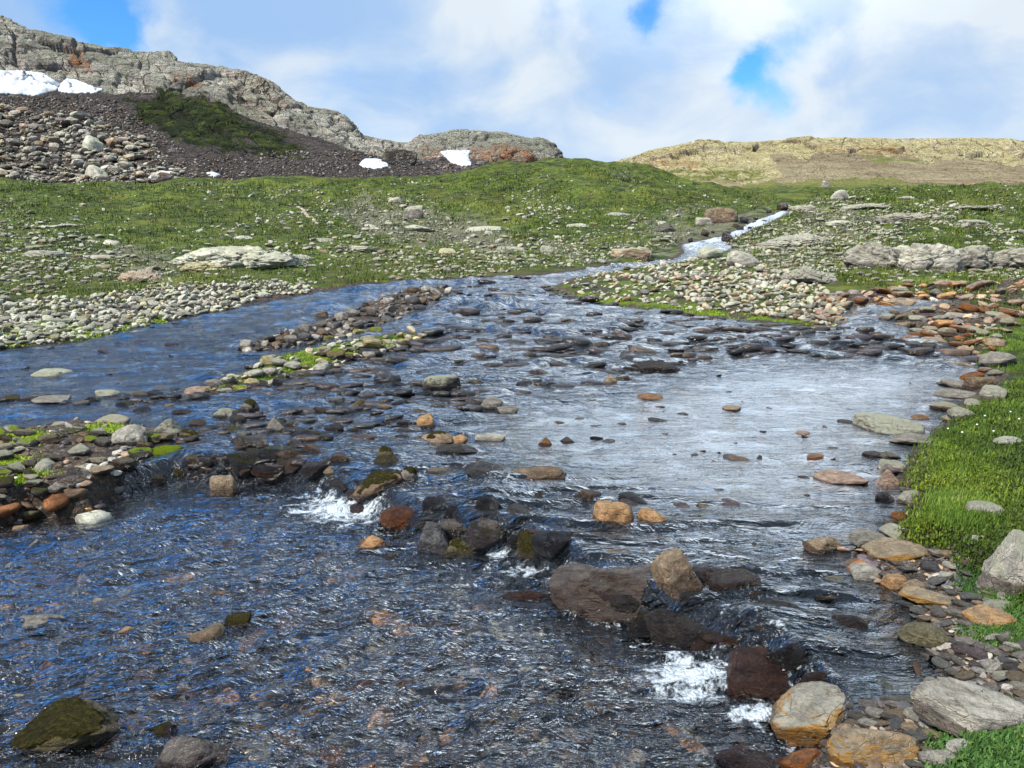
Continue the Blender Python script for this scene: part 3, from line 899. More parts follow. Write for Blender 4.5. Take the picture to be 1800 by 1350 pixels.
#==WATER==
# ------------------------------------------------------------------ water
# calm pools and rapids, in the picture's terms, projected to the stream's surface
POOL = wpoly([(770, 790), (900, 715), (1060, 700), (1220, 660), (1330, 640), (1500, 640), (1720, 650), (1640, 760), (1590, 830), (1590, 900), (1500, 940), (1200, 905), (1000, 860), (880, 800)])
LOWER = wpoly([(-900, 900), (0, 890), (300, 880), (500, 900), (640, 960), (800, 1020), (950, 1060), (1080, 1120), (1200, 1190), (1340, 1270), (1380, 1400), (1300, 2600), (-1500, 2600)], lambda x, y: 0 * x)
LEFTCH = wpoly([(-900, 700), (-300, 640), (150, 600), (430, 545), (600, 515), (560, 545), (400, 600), (360, 660), (250, 715), (0, 740), (-700, 800)])
FOAM = [((600, 900), 84, 30, 1.05), ((575, 915), 45, 14, .7), ((870, 975), 26, 26, .85), ((920, 1012), 60, 12, .8), ((850, 1030), 50, 10, .5), ((1095, 1095), 90, 22, .42), ((1000, 1075), 40, 16, .35),
        ((1215, 1205), 92, 34, 1.1), ((1330, 1265), 56, 20, 1.05), ((1262, 1175), 26, 34, .8), ((1325, 1060), 45, 12, .5), ((1165, 1150), 50, 25, .5), ((560, 850), 50, 12, .45), ((470, 870), 50, 10, .35),
        ((800, 850), 30, 8, .35), ((880, 852), 30, 6, .5), ((700, 800), 40, 8, .3), ((530, 815), 50, 12, .35), ((940, 960), 22, 30, .6), ((1110, 1130), 60, 20, .35), ((990, 1090), 60, 14, .3),
        ((640, 640), 200, 5, .12), ((1350, 1125), 44, 26, .5), ((1405, 1190), 34, 22, .55), ((1310, 1095), 50, 14, .4), ((1120, 1225), 90, 22, .36), ((1040, 1180), 100, 18, .28), ((760, 1040), 120, 14, .26), ((520, 930), 110, 16, .30), ((1240, 1270), 70, 18, .4), ((1290, 408), 30, 12, 1.0), ((1325, 393), 30, 11, 1.1), ((1360, 377), 26, 10, 1.1), ((1250, 422), 34, 9, 1.0), ((1215, 432), 26, 8, .9), ((1245, 441), 34, 6, .6), ((870, 493), 60, 5, .3), ((1010, 478), 30, 5, .3)]
# stones the water runs over: pixel, radius in metres, lift
DRAPE = [((1070, 985), .17, .03), ((1330, 1115), .20, .06), ((1210, 975), .16, .03), ((1295, 1010), .14, .03), ((850, 840), .22, .04), ((940, 835), .3, .03), ((855, 880), .16, .05), ((1000, 950), .14, .03),
         ((1110, 610), .3, .03), ((860, 612), .3, .03), ((600, 800), .2, .03), ((330, 640), .3, .02), ((1400, 680), .3, .02), ((220, 1180), .10, .012), ((400, 1180), .12, .012), ((1450, 1110), .13, .025)]


def water_z(x, y, full=False):
    w = wlevel(x, y) - 0.022
    if not full:
        return w
    sd = river_sd(x, y)
    px, py = project(x, y, w)
    calm = sst(-poly_sd(x, y, POOL), -.5, .8)
    low = sst(-poly_sd(x, y, LOWER), -.25, .4)
    lch = sst(-poly_sd(x, y, LEFTCH), -.5, .5)
    rap = np.clip(1 - calm - low - .75 * lch, 0, 1)
    shore = sst(-sd, 0.02, 0.35)
    # riffles: small level steps with the steep face downstream (towards the camera), detrended
    g = np.clip(y / 9, .55, 1.4)
    ph = (y - .05 * x) / (0.44 * g) + 1.6 * fbm(x * .6, y, 0 * x, .55, 3) + .9 * fbm(x * .55, y, 0 * x + 4, 1.9, 3)
    fr = ph - np.floor(ph)
    saw = sst(fr, 0, .20) - fr
    amp = .5 + .9 * fbm(x, y, 2 + 0 * x, 1.3, 3)
    z = w + rap * shore * 0.12 * g * saw * amp.clip(0, 1.5)
    z += rap * shore * (0.050 * g * fbm(x * .5, y * 2.0, 0 * x, 2.6, 4) + .020 * fbm(x * .6, y * 1.9, 0 * x, 8.0, 3))
    # running ripples, drawn out across the flow
    a = .5
    xr = x * math.cos(a) + y * math.sin(a); yr = -x * math.sin(a) + y * math.cos(a)
    wx = .12 * fbm(x, y, 0 * x + 1, 1.7, 3)
    rip = fbm(xr * .9 + wx, yr * 2.2 + wx * 3, 0 * x, 3.4, 4, .6, True)
    rip2 = fbm(xr * .9, yr * 1.9 + wx * 2, 0 * x + 9, 10.0, 3, .6)
    z += shore * low * (0.024 * rip + 0.010 * rip2 + .016 * fbm(xr * .6 + wx, yr * 1.7 + wx * 2, 0 * x + 4, 6.0, 2, .5, True))
    z += shore * lch * (0.016 * fbm(x * .8, y * 1.8, 0 * x, 2.6, 4) + .004 * rip2)
    z += shore * calm * (0.0030 * fbm(x * .7, y * 1.9, 0 * x, 3.6, 4) + .0012 * rip2)
    # shallow water poured over stones and down the little fall
    s = line_sd(x, y, CASC)
    fall = np.exp(-((s + .05) / .16) ** 2) * (y < 9)
    z += fall * shore * (.028 * fbm(x * 1.2, y * 1.2, 0 * x + 2, 3.2, 4) + .010 * fbm(x, y, 0 * x + 2, 11.0, 3))
    for (qx, qy), r, l in DRAPE:
        p = hit(qx, qy, wlevel)
        d2 = (x - p[0]) ** 2 + (y - p[1]) ** 2
        z += l * np.exp(-d2 / r ** 2)
    foam = np.zeros(x.shape)
    for (qx, qy), rx, ry, a in FOAM:
        e = (((px - qx) / rx) ** 2 + ((py - qy) / ry) ** 2) * .6
        foam = np.maximum(foam, a * np.exp(-e * 1.1))
    foam = np.maximum(foam, .40 * fall * (px > 560) * (px < 1400))
    foam = np.maximum(foam, .42 * rap * sst(amp, .6, 1.2) * sst(fr, .55, .0) * sst(y, 5, 7))
    foam = np.maximum(foam, (.55 + 1.1 * fbm(x, y, 0 * x, 1.6, 4)) * sst(y, 22, 26) * sst(px, 1150, 1230))
    foam = np.maximum(foam, .38 * sst(y, 17, 20) + 0 * x)
    foam *= sst(-sd, -.02, .06)
    z += foam * foam * (.020 * fbm(x, y, 0 * x, 14.0, 3) + .012)
    return z, sd, foam, rap, calm, low


def water_material():
    m, t = new_mat("stream_water")
    p = t.n('ShaderNodeNewGeometry').outputs['Position']
    foam, rap, calm = t.attr('foam'), t.attr('rap'), t.attr('calm')
    st = t.mapping(p, scale=(.8, 2.0, 1.0), rot=(0, 0, -.5))
    st2 = t.mapping(p, scale=(.45, 2.4, 1.0), rot=(0, 0, .08))
    a = t.noise(st, 7.5, 4, .55, 1.1)
    b = t.noise(st2, 19.0, 3, .55, .6)
    c = t.noise(p, 55.0, 3, .6, .3)
    h = t.math('ADD', t.math('MULTIPLY', a, 1.0), t.math('MULTIPLY', b, .38))
    h = t.math('ADD', h, t.math('MULTIPLY', c, .07))
    k = t.math('SUBTRACT', 1.0, t.math('MULTIPLY', calm, .70))
    h = t.math('MULTIPLY', h, k)
    h = t.math('MULTIPLY', h, t.math('ADD', .25, t.math('MULTIPLY', t.sstep(t.noise(t.mapping(p, scale=(1, 1.6, 1), rot=(0, 0, -.5)), 2.2, 5, .6, .8), .3, .65), 1.3)))
    nrm = t.bump(h, 1.0, 0.040)
    fr = t.n('ShaderNodeFresnel'); fr.inputs[0].default_value = 1.62
    t.put(fr.inputs['Normal'], nrm)
    gl = t.n('ShaderNodeBsdfGlossy'); gl.inputs['Roughness'].default_value = .085
    gl.inputs['Color'].default_value = (.96, .98, 1, 1)
    t.put(gl.inputs['Normal'], nrm)
    tr = t.n('ShaderNodeBsdfTransparent'); t.put(tr.inputs[0], t.mix(rap, (.74, .71, .66), (.24, .26, .27)))
    mx = t.n('ShaderNodeMixShader')
    t.put(mx.inputs[0], t.math('MINIMUM', t.math('MULTIPLY', t.math('POWER', fr.outputs[0], 2.0), 16.0), .97)); t.put(mx.inputs[1], tr.outputs[0]); t.put(mx.inputs[2], gl.outputs[0])
    # foam
    fn = t.noise(p, 34.0, 5, .75, .4)
    fv = t.voro(p, 75.0, 'F1', 'Distance')
    fl = t.noise(t.mapping(p, scale=(1.0, 1.6, 1)), 9.0, 5, .7, .8)
    q = t.math('ADD', t.math('MULTIPLY', t.math('SUBTRACT', fl, .5), 2.4), t.math('MULTIPLY', t.math('SUBTRACT', fn, .5), 1.6))
    q = t.math('SUBTRACT', q, t.math('MULTIPLY', fv, .25))
    fm = t.sstep(t.math('ADD', foam, q), .38, .95)
    fm = t.math('MULTIPLY', fm, t.sstep(foam, .03, .18))
    wh = t.principled((.58, .66, .74), .6, t.bump(t.math('ADD', fn, t.math('MULTIPLY', fv, -.6)), 1.0, .02), .4)
    mx2 = t.n('ShaderNodeMixShader')
    t.put(mx2.inputs[0], t.math('MULTIPLY', fm, .93)); t.put(mx2.inputs[1], mx.outputs[0]); t.put(mx2.inputs[2], wh)
    t.out(mx2.outputs[0])
    return m


def build_water():
    ys = np.concatenate([np.linspace(-3, 1.6, 30)[:-1], 1.0 / np.linspace(1 / 1.6, 1 / 19.0, 900)[:-1], np.geomspace(19, 50, 200)])
    us = np.linspace(-1.02, .98, 1150)
    Yg, U = np.meshgrid(ys, us, indexing='ij')
    x = (U * np.sqrt(Yg ** 2 + 3.0)).ravel(); y = Yg.ravel()
    # keep only the vertices near the stream before the costly part
    coarse = river_sd(x, y)
    keep = coarse < .25
    Fq = grid_faces(len(ys), len(us), keep)
    used = np.unique(Fq)
    mp = np.full(len(x), -1, np.int64); mp[used] = np.arange(len(used))
    Fq = mp[Fq]; x = x[used]; y = y[used]
    z, sd, foam, rap, calm, low = water_z(x, y, True)
    me = mesh_from("water", np.stack([x, y, z], 1), Fq, water_material(), True, dict(foam=foam, rap=rap, calm=calm))
    o = link("water", me, kind='structure')
    o['label'] = "clear mountain stream running over stones"


build_water()


# ------------------------------------------------------------------ stones
def ico(sub):
    import bmesh
    bm = bmesh.new()
    bmesh.ops.create_icosphere(bm, subdivisions=sub, radius=1.0)
    V = np.array([v.co for v in bm.verts], F32)
    Fq = np.array([[v.index for v in f.verts] for f in bm.faces], np.int32)
    bm.free()
    return V, Fq


ICO = {k: ico(k) for k in (1, 2, 3, 4, 5, 6)}


def stone_shape(sub, seed, style='angular'):
    """unit stone filling [-1,1]^3: planes cut from a sphere, edges worn, then weathered"""
    D, Fq = ICO[sub]
    r = np.random.RandomState(seed)
    n = {'angular': 9, 'block': 8, 'slab': 9, 'round': 18, 'pyramid': 6, 'long': 9}[style]
    N = r.normal(size=(n, 3)); N /= np.linalg.norm(N, axis=1, keepdims=True)
    hk = r.uniform(.45, .9, n) if n < 12 else r.uniform(.58, .95, n)
    p = {'angular': 26, 'block': 34, 'slab': 24, 'round': 9, 'pyramid': 24, 'long': 18}[style]
    if style == 'block':
        N = np.array([(1, .1, .05), (-1, .05, .1), (0, 1, .1), (.1, -1, .15), (.08, -.1, 1), (0, 0, -1), (.6, -.6, .5), (-.5, -.5, .6)]) + r.normal(size=(8, 3)) * .16
        N /= np.linalg.norm(N, axis=1, keepdims=True); hk = np.array([.75, .75, .75, .75, .66, .8, .92, .95])
    if style == 'slab':
        N[0] = (.12, -.1, 1); N[1] = (0, 0, -1); hk[0] = .5; hk[1] = .6
        N /= np.linalg.norm(N, axis=1, keepdims=True)
    if style == 'pyramid':
        N = np.array([(.75, .2, .62), (-.78, .1, .6), (.1, -.8, .55), (0, .8, .6), (0, 0, -1), (.5, -.5, .7)]) + r.normal(size=(6, 3)) * .12
        N /= np.linalg.norm(N, axis=1, keepdims=True); hk = np.array([.6, .6, .62, .62, .7, .75])
    dn = np.clip(D @ N.T, 0, None) / hk
    rad = (np.sum(dn ** p, axis=1) + 1.0 ** p * .6) ** (-1.0 / p)
    V = D * rad[:, None]
    x, y, z = V.T
    o = seed * 3.7
    a = {'round': .10}.get(style, .13)
    disp = a * fbm(x + o, y, z, 1.3, 3)
    if sub >= 3:
        disp = disp + .05 * fbm(x + o, y, z, 3.5, 3, .5, True)
    if sub >= 4:
        f1, e, c = voronoi(x + o, y, z * 1.6, 1.7)
        disp = disp + .045 * (c - .5) - .045 * (1 - sst(e, 0, .09)) + .014 * fbm(x + o, y, z * 1.5, 9.0, 3)
    V = V + D * np.asarray(disp)[:, None]
    lo, hi = V.min(0), V.max(0)
    return ((V - (lo + hi) / 2) / ((hi - lo) / 2)).astype(F32), Fq


_tmpl = {}


def template(sub, k):
    styles = ['angular', 'angular', 'slab', 'angular', 'long', 'block', 'round', 'slab']
    if (sub, k) not in _tmpl:
        _tmpl[(sub, k)] = stone_shape(sub, 50 + k, styles[k % 8])
    return _tmpl[(sub, k)]


_tmesh = {}


def tmesh(sub, k, mat):
    key = (sub, k, mat)
    if key not in _tmesh:
        V, Fq = template(sub, k)
        _tmesh[key] = mesh_from("stone_form", V, Fq, ROCKM[mat], sub > 3 or mat in ('wet', 'mossy', 'rustdark'))
    return _tmesh[key]


def stone_mass(name, P, S, yaw, col, wet, sub, mat, label, tilt=.25, seed=1, smooth=False):
    """one mesh of many stones nobody could count"""
    r = np.random.RandomState(seed)
    n = len(P)
    if n == 0:
        return
    kk = r.randint(0, 8, n)
    VV, FF, CC, WW, off = [], [], [], [], 0
    for k in range(8):
        idx = np.where(kk == k)[0]
        if not len(idx):
            continue
        V, Fq = template(sub, k)
        c, s = np.cos(yaw[idx]), np.sin(yaw[idx])
        W = V[None] * S[idx][:, None, :]
        tx, ty = r.normal(size=len(idx)) * tilt, r.normal(size=len(idx)) * tilt
        W[..., 2] += W[..., 0] * tx[:, None] + W[..., 1] * ty[:, None]
        X = W[..., 0] * c[:, None] - W[..., 1] * s[:, None]
        Y = W[..., 0] * s[:, None] + W[..., 1] * c[:, None]
        Q = np.stack([X, Y, W[..., 2]], -1) + P[idx][:, None, :]
        VV.append(Q.reshape(-1, 3))
        FF.append((Fq[None] + (off + np.arange(len(idx)) * len(V))[:, None, None]).reshape(-1, 3))
        CC.append(np.repeat(col[idx], len(V), 0)); WW.append(np.repeat(wet[idx], len(V)))
        off += len(idx) * len(V)
    me = mesh_from(name, np.concatenate(VV), np.concatenate(FF), ROCKM[mat], smooth, dict(wetness=np.concatenate(WW)), dict(col=np.concatenate(CC)))
    o = link(name, me, kind='stuff')
    o['label'] = label
    return o


PAL = {
    'grey': (.30, .28, .255), 'pale grey': (.50, .48, .43), 'tan': (.42, .31, .21), 'brown': (.21, .15, .10), 'dark grey': (.105, .095, .088), 'dark brown': (.085, .058, .042),
    'rusty': (.27, .12, .05), 'orange': (.62, .36, .17), 'pinkish': (.48, .33, .26), 'greenish white': (.50, .51, .43), 'white': (.72, .70, .64), 'yellowish': (.55, .47, .24),
    'slate grey': (.12, .125, .135), 'black': (.04, .036, .034), 'purple grey': (.13, .105, .115), 'olive': (.17, .15, .075), 'red brown': (.15, .085, .065)}

ANCH = []      # landmarks: (px, py, width, short phrase)


def hero(cx, by, w, h, style, colr, wet, name, label, short, mat='dry', yaw=0, tilt=(0, 0), on='water', cat='rock', depth=.8, sub=None, seed=None, sink=0, parts=(), group=None):
    """a stone given by the middle of its foot line, width and height in the photograph"""
    f = (lambda X, Y: wlevel(X, Y) - .022) if on == 'water' else None
    if f:
        p = hit(cx, by, f)
    else:
        r, _ = at(cx, by)
        p = np.array(r)
    Y = p[1]
    fwd = Y * CT - (p[2] - H) * ST
    W = w * fwd / FPX
    hh = h * fwd / FPX
    tau = math.atan2(H - p[2], Y)
    D = min(depth * W, .72 * hh / max(math.sin(tau), .05))
    D = max(D, .3 * W)
    Hh = max((hh - D * math.sin(tau) * .8) / math.cos(tau), .22 * hh, .012)
    hz = Hh * .74 + .01 + sink
    cz = p[2] + Hh - hz
    sd = seed if seed is not None else int(cx * 7 + by * 3) % 9973
    moss = {'mossy': 'mossgreen', 'limemoss': 'mosslime'}.get(mat)
    mat = {'mossy': 'wet', 'limemoss': 'plain'}.get(mat, mat)
    sub = sub or (5 if w > 70 else 4 if w > 30 else 3)
    V, Fq = stone_shape(sub, sd, style)
    me = mesh_from(name, V, Fq, ROCKM[mat], True)
    o = link(name, me, label=label, category=cat)
    if group:
        o['group'] = group
    o.location = (p[0], p[1] + D * .42, cz)
    o.scale = (W / 2, D / 2, hz)
    o.rotation_euler = (math.radians(tilt[0]), math.radians(tilt[1]), math.radians(yaw))
    wl = -(Hh - hz) / hz
    a = 3.0 if wet == 1 else (-2.0 if wet < 0 else wl + wet)
    c = PAL[colr]
    k = random.uniform(.9, 1.1)
    o.color = (c[0] * k, c[1] * k, c[2] * k, a)
    if moss:
        x, y, z = V.T.astype(float)
        val = z * .75 + .9 * fbm(x + sd, y, z, 1.4, 4) - {'mossgreen': .34 if w < 120 else .1, 'mosslime': -.15}[moss]
        nrm = V / np.linalg.norm(V, axis=1, keepdims=True)
        VM = V + nrm * (-.03 + .075 * sst(val, 0, .25) + .03 * fbm(x, y, z + 3, 8.0, 3) * sst(val, 0, .2))[:, None]
        keep = (val > -.12)[Fq].all(axis=1)
        if keep.sum() > 8:
            vm, fm, _ = compact(VM, Fq[keep], {})
            link('moss_patch', mesh_from('moss_patch', vm, fm, ROCKM[moss], True)).parent = o
    if short:
        ANCH.append((cx, by - h * .5, w, h, short))
    return o


# cx, foot, width, height, style, colour, wet (1 wet all over, 0.x damp foot, -1 dry), label, short landmark phrase, options
B = 'boulder'
HERO = [
    # ---- the little cascade in the lower middle
    (1072, 1085, 198, 122, 'block', 'grey', 1, "big wet slab boulder with grey top and rusty lower edge, centre of the cascade", "big rust-edged boulder", dict(mat='rustdark', yaw=-12, tilt=(-8, -6), cat=B, seed=5)),
    (1197, 1046, 78, 84, 'block', 'tan', .6, "tan and grey slab leaning upright right of the big rust-edged boulder", "leaning tan slab", dict(yaw=25, tilt=(-14, -26), mat='plain', cat=B, depth=.7, seed=77)),
    (1296, 1047, 112, 52, 'block', 'dark brown', 1, "flat-topped dark block with water spilling over its front", "flat-topped dark block", dict(yaw=3, mat='wet', cat=B)),
    (1350, 1238, 132, 105, 'block', 'red brown', 1, "dark red boulder in the lowest waterfall, beside the yellow lichened boulder", "dark red waterfall boulder", dict(mat='rustdark', yaw=-10, cat=B, seed=44)),
    (1272, 1160, 110, 60, 'angular', 'dark brown', 1, "dark drowned boulder at the brink of the lowest waterfall", None, dict(mat='rustdark', cat=B)),
    (1165, 1120, 120, 55, 'angular', 'black', 1, "black drowned boulder in white water below the big rust-edged boulder", None, dict(mat='wet', cat=B)),
    (1298, 1150, 118, 66, 'angular', 'dark brown', 1, "dark brown boulder overrun by water above the dark red waterfall boulder", None, dict(mat='rustdark', cat=B, seed=91)),
    (1368, 1128, 84, 44, 'angular', 'brown', 1, "brown rock with water sheeting over it, upstream of the dark red waterfall boulder", None, dict(mat='rustdark', seed=96)),
    (1400, 1180, 90, 70, 'angular', 'black', 1, "black wet boulder between the dark red waterfall boulder and the calm shore water", None, dict(mat='wet', cat=B, seed=92)),
    (1452, 1205, 80, 34, 'round', 'dark brown', 1, "low dark brown stone behind the large ochre boulder", None, dict(mat='wet', seed=93)),
    (900, 915, 70, 34, 'angular', 'dark grey', 1, "dark grey stone in fast water above the foaming gap", None, dict(mat='wet', seed=95)),
    (1450, 1292, 176, 98, 'angular', 'pale grey', -1, "large ochre boulder with grey top and green lichen by the waterfall", "large ochre lichened boulder", dict(mat='ochre', yaw=8, tilt=(0, -4), cat=B, seed=210, on='water', depth=.75)),
    (1550, 1346, 168, 82, 'round', 'tan', -1, "large smooth tan and ochre boulder at the bottom edge, below the lichened one", "smooth tan boulder at the bottom edge", dict(mat='ochre', cat=B, seed=17, on='ground')),
    (1420, 1365, 92, 58, 'angular', 'rusty', .5, "rust red wet boulder cut by the bottom edge, left of the smooth tan boulder", "rust red boulder at the bottom edge", dict(mat='rusty', cat=B)),
    (1320, 1370, 112, 62, 'angular', 'purple grey', 1, "dark purple grey wet boulder cut by the bottom edge", "purple grey boulder at the bottom edge", dict(mat='wet', cat=B)),
    (1406, 1314, 46, 22, 'block', 'tan', .3, "small tan block wedged under the large ochre boulder", None, dict(mat='rusty')),
    (1735, 1290, 215, 92, 'slab', 'pale grey', -1, "broad pale grey slab with tan side on the right shore near the bottom", "broad pale shore slab", dict(mat='plain', yaw=-14, tilt=(4, 10), cat=B, on='ground', seed=71, depth=.7)),
    (1800, 1050, 104, 125, 'angular', 'pale grey', -1, "tall whitish lichened boulder cut by the right edge", "whitish boulder at the right edge", dict(cat=B, on='ground', seed=95, sub=5)),
    (1758, 1103, 88, 46, 'round', 'orange', -1, "rounded white and orange stone set in moss on the right shore", "white and orange shore stone", dict(mat='ochre', on='ground')),
    (1642, 1140, 92, 54, 'round', 'olive', .1, "smooth olive brown flat boulder at the waterline of the right shore", "olive shore boulder", dict(mat='plain', cat=B, on='ground')),
    (1636, 1064, 86, 34, 'long', 'tan', -1, "long orange tan stone on the pebble shore", "long orange shore stone", dict(mat='ochre', yaw=-14, on='ground')),
    (1580, 1036, 44, 32, 'block', 'orange', -1, "small squarish orange stone on the pebble shore", "squarish orange stone", dict(mat='plain', yaw=20, on='ground')),
    (1532, 1025, 66, 42, 'angular', 'pale grey', .1, "cream and rust streaked stone at the edge of the pool", "streaked cream stone", dict(mat='plain', tilt=(0, 12), on='ground')),
    (1592, 986, 108, 40, 'slab', 'tan', -1, "long orange tan ledge stone under the mossy bank", "orange ledge stone under the moss", dict(mat='ochre', yaw=-4, on='ground', cat=B)),
    (1538, 962, 76, 34, 'slab', 'grey', .2, "flat grey ledge stone jutting from the mossy bank over the pool", None, dict(mat='plain', yaw=-10, on='ground')),
    (1457, 976, 74, 42, 'angular', 'tan', .35, "tan wedge-shaped stone standing alone in the pool", "tan wedge stone in the pool", dict(mat='plain', tilt=(0, 14), yaw=-8)),
    (1080, 924, 70, 50, 'block', 'orange', .15, "bright orange and cream block standing in the current", "bright orange block", dict(mat='plain', yaw=12, tilt=(0, 8), seed=31)),
    (1150, 922, 52, 35, 'angular', 'orange', .2, "smaller cream and orange stone right of the bright orange block", "smaller cream stone", dict(mat='plain')),
    (1033, 886, 54, 28, 'angular', 'brown', 1, "wet purplish brown stone half drowned behind the bright orange block", None, dict(mat='wet')),
    (1119, 886, 62, 24, 'round', 'black', 1, "low black wet stone behind the bright orange block", None, dict(mat='wet')),
    (1608, 1035, 40, 20, 'slab', 'tan', -1, "thin tan stone beside the squarish orange stone", None, dict(on='ground', mat='plain')),
    (1599, 890, 34, 36, 'angular', 'pale grey', .2, "upright pale grey stone at the foot of the mossy bank", None, dict(on='ground', tilt=(0, 20))),
    (1586, 914, 28, 18, 'round', 'rusty', .2, "small rusty cobble in a nook of the mossy bank", None, dict(on='ground', mat='rusty')),
    (1570, 932, 34, 22, 'angular', 'dark brown', .3, "small dark stone under the moss beside the flat ledge stone", None, dict(on='ground', mat='plain')),
    (1568, 860, 50, 40, 'pyramid', 'pinkish', -1, "pinkish triangular boulder leaning on the mossy bank", "pinkish triangular boulder", dict(on='ground', mat='plain', cat=B)),
    (1564, 884, 40, 22, 'angular', 'black', 1, "black wet stone under the pinkish triangular boulder", None, dict(mat='wet')),
    (1484, 851, 92, 25, 'slab', 'pinkish', .2, "flat pinkish stone lying in the bright pool", "flat pinkish stone in the pool", dict(mat='plain', yaw=-3)),
    (1583, 766, 122, 42, 'slab', 'grey', -1, "long flat grey boulder at the far grassy corner of the pool", "long flat grey boulder", dict(cat=B, yaw=-12, seed=8)),
    (1617, 784, 84, 27, 'round', 'grey', -1, "flat grey stone in front of the long flat grey boulder", None, dict(mat='plain')),
    (1690, 682, 54, 18, 'slab', 'grey', .1, "flat grey stone at the bank, farthest of the flat shore stones by the grass", None, dict(mat='plain')),
    (1694, 701, 76, 22, 'round', 'grey', .2, "broad flat purplish stone at the bank below the grass bend", "broad flat bank stone", dict(mat='plain')),
    (1757, 702, 48, 28, 'angular', 'pale grey', -1, "pale grey rounded stone against the grass at the bank", None, dict(on='ground')),
    (1731, 683, 50, 26, 'block', 'brown', .1, "brown blocky stone between flat stones at the bank", None, dict(mat='plain', on='ground')),
    (1698, 733, 46, 22, 'round', 'grey', -1, "rounded grey stone touching the long grass at the bank", None, dict(on='ground')),
    (1717, 713, 32, 14, 'round', 'pale grey', -1, "small pale rounded stone in the grass edge", None, dict(on='ground')),
    (1622, 738, 32, 12, 'round', 'rusty', -1, "small rusty brown stone behind the long flat grey boulder", None, dict(mat='plain')),
    (1538, 805, 34, 14, 'slab', 'dark grey', .6, "small dark flat stone in the pool nearest the mossy bank tip", None, dict(mat='wet')),
    (1570, 806, 36, 15, 'round', 'dark grey', .3, "small dark rounded stone against the mossy bank tip", None, dict(mat='plain')),
    (1573, 830, 46, 26, 'slab', 'pale grey', -1, "pale grey stone half under the grass of the bank tip", None, dict(on='ground')),
    (1414, 765, 32, 9, 'slab', 'pinkish', .1, "thin pinkish stone flat in the upper pool", None, dict(mat='plain')),
    (1436, 807, 34, 12, 'slab', 'rusty', .2, "thin rusty stone flat in the middle of the pool", None, dict(mat='plain')),
    (959, 783, 28, 18, 'pyramid', 'rusty', .3, "small rusty pointed stone alone in the pool", "rusty pointed stone in the pool", dict(mat='plain')),
    (998, 780, 32, 14, 'pyramid', 'dark grey', .4, "small dark pointed stone just right of the rusty pointed one", None, dict(mat='wet')),
    # ---- dark cluster left of the cascade
    (703, 930, 84, 52, 'round', 'rusty', 1, "glossy red and orange boulder beside white foam", "red boulder", dict(mat='rusty', cat=B, seed=14)),
    (763, 902, 44, 34, 'angular', 'black', 1, "black angular stone right behind the red boulder", None, dict(mat='wet')),
    (808, 908, 56, 28, 'angular', 'black', 1, "low black stone with wet top between red boulder and foam channel", None, dict(mat='wet')),
    (745, 924, 66, 34, 'round', 'purple grey', 1, "smooth purple grey stone leaning on the red boulder", None, dict(mat='wet')),
    (795, 958, 78, 56, 'angular', 'dark grey', .9, "dark grey boulder at the back of the dark cluster", None, dict(mat='wet', cat=B, yaw=10)),
    (762, 978, 84, 70, 'pyramid', 'slate grey', .5, "steep slate grey boulder at the front of the dark cluster", "slate grey boulder", dict(mat='wet', cat=B, seed=12, yaw=-15)),
    (802, 986, 66, 44, 'angular', 'olive', .7, "dark olive mossy rock at the right foot of the slate grey boulder", None, dict(mat='mossy')),
    (856, 962, 58, 58, 'block', 'dark grey', .8, "dark blocky boulder beside the foaming gap", "blocky boulder by the foaming gap", dict(mat='wet', cat=B, yaw=8)),
    (858, 908, 64, 46, 'angular', 'black', 1, "black wet boulder behind the blocky one, water pouring over it", None, dict(mat='wet', cat=B)),
    (948, 980, 84, 52, 'block', 'olive', .9, "dark mossy block right of the foaming gap", "dark mossy block", dict(mat='mossy', cat=B, yaw=6)),
    (985, 938, 118, 15, 'slab', 'brown', .8, "long thin brown ledge just under the current above the dark mossy block", None, dict(mat='wet')),
    (648, 968, 76, 34, 'angular', 'orange', .5, "orange brown low stone left of the slate grey boulder", "orange brown low stone", dict(mat='rusty')),
    (685, 988, 32, 20, 'round', 'dark grey', .8, "small round dark stone in front of the orange brown low stone", None, dict(mat='wet')),
    (658, 874, 98, 52, 'angular', 'brown', .3, "long brown and black boulder with tan top above the foam", "long brown boulder above the foam", dict(mat='mossy', cat=B, yaw=14, tilt=(0, -8))),
    (714, 848, 40, 32, 'angular', 'grey', .3, "small grey stone behind the long brown boulder", None, dict(mat='mossy')),
    (676, 818, 54, 40, 'pyramid', 'olive', .7, "olive green pyramid-shaped stone in the riffle", "olive pyramid stone", dict(mat='mossy')),
    (594, 820, 40, 28, 'angular', 'brown', 1, "brown wet stone with water curling over it left of the olive pyramid stone", None, dict(mat='wet')),
    (767, 781, 60, 27, 'round', 'tan', .2, "tan and olive rounded boulder at the head of the pool", "tan and olive boulder", dict(mat='mossy')),
    (807, 778, 32, 17, 'round', 'orange', -1, "small orange stone touching the tan and olive boulder", None, dict(mat='plain')),
    (748, 751, 32, 25, 'block', 'orange', -1, "small bright orange upright stone in the riffle", "bright orange upright stone", dict(mat='plain', tilt=(0, -14))),
    (796, 803, 88, 26, 'angular', 'black', .8, "low jagged black rock in front of the tan and olive boulder", None, dict(mat='wet')),
    (946, 851, 110, 42, 'round', 'brown', .6, "long wet brown boulder at the lip of the pool, water sliding past", "long wet boulder at the pool's lip", dict(mat='wet', cat=B, yaw=4, seed=27)),
    (846, 852, 94, 46, 'angular', 'dark grey', 1, "dark wet boulder left of the long wet boulder, overrun by water", None, dict(mat='wet', cat=B)),
    (772, 834, 52, 14, 'slab', 'brown', .7, "thin flat brown stone in smooth water left of the pool's lip", None, dict(mat='plain')),
    (862, 776, 56, 18, 'slab', 'pale grey', .2, "pale flat slab at the head of the pool", "pale flat slab", dict(mat='plain')),
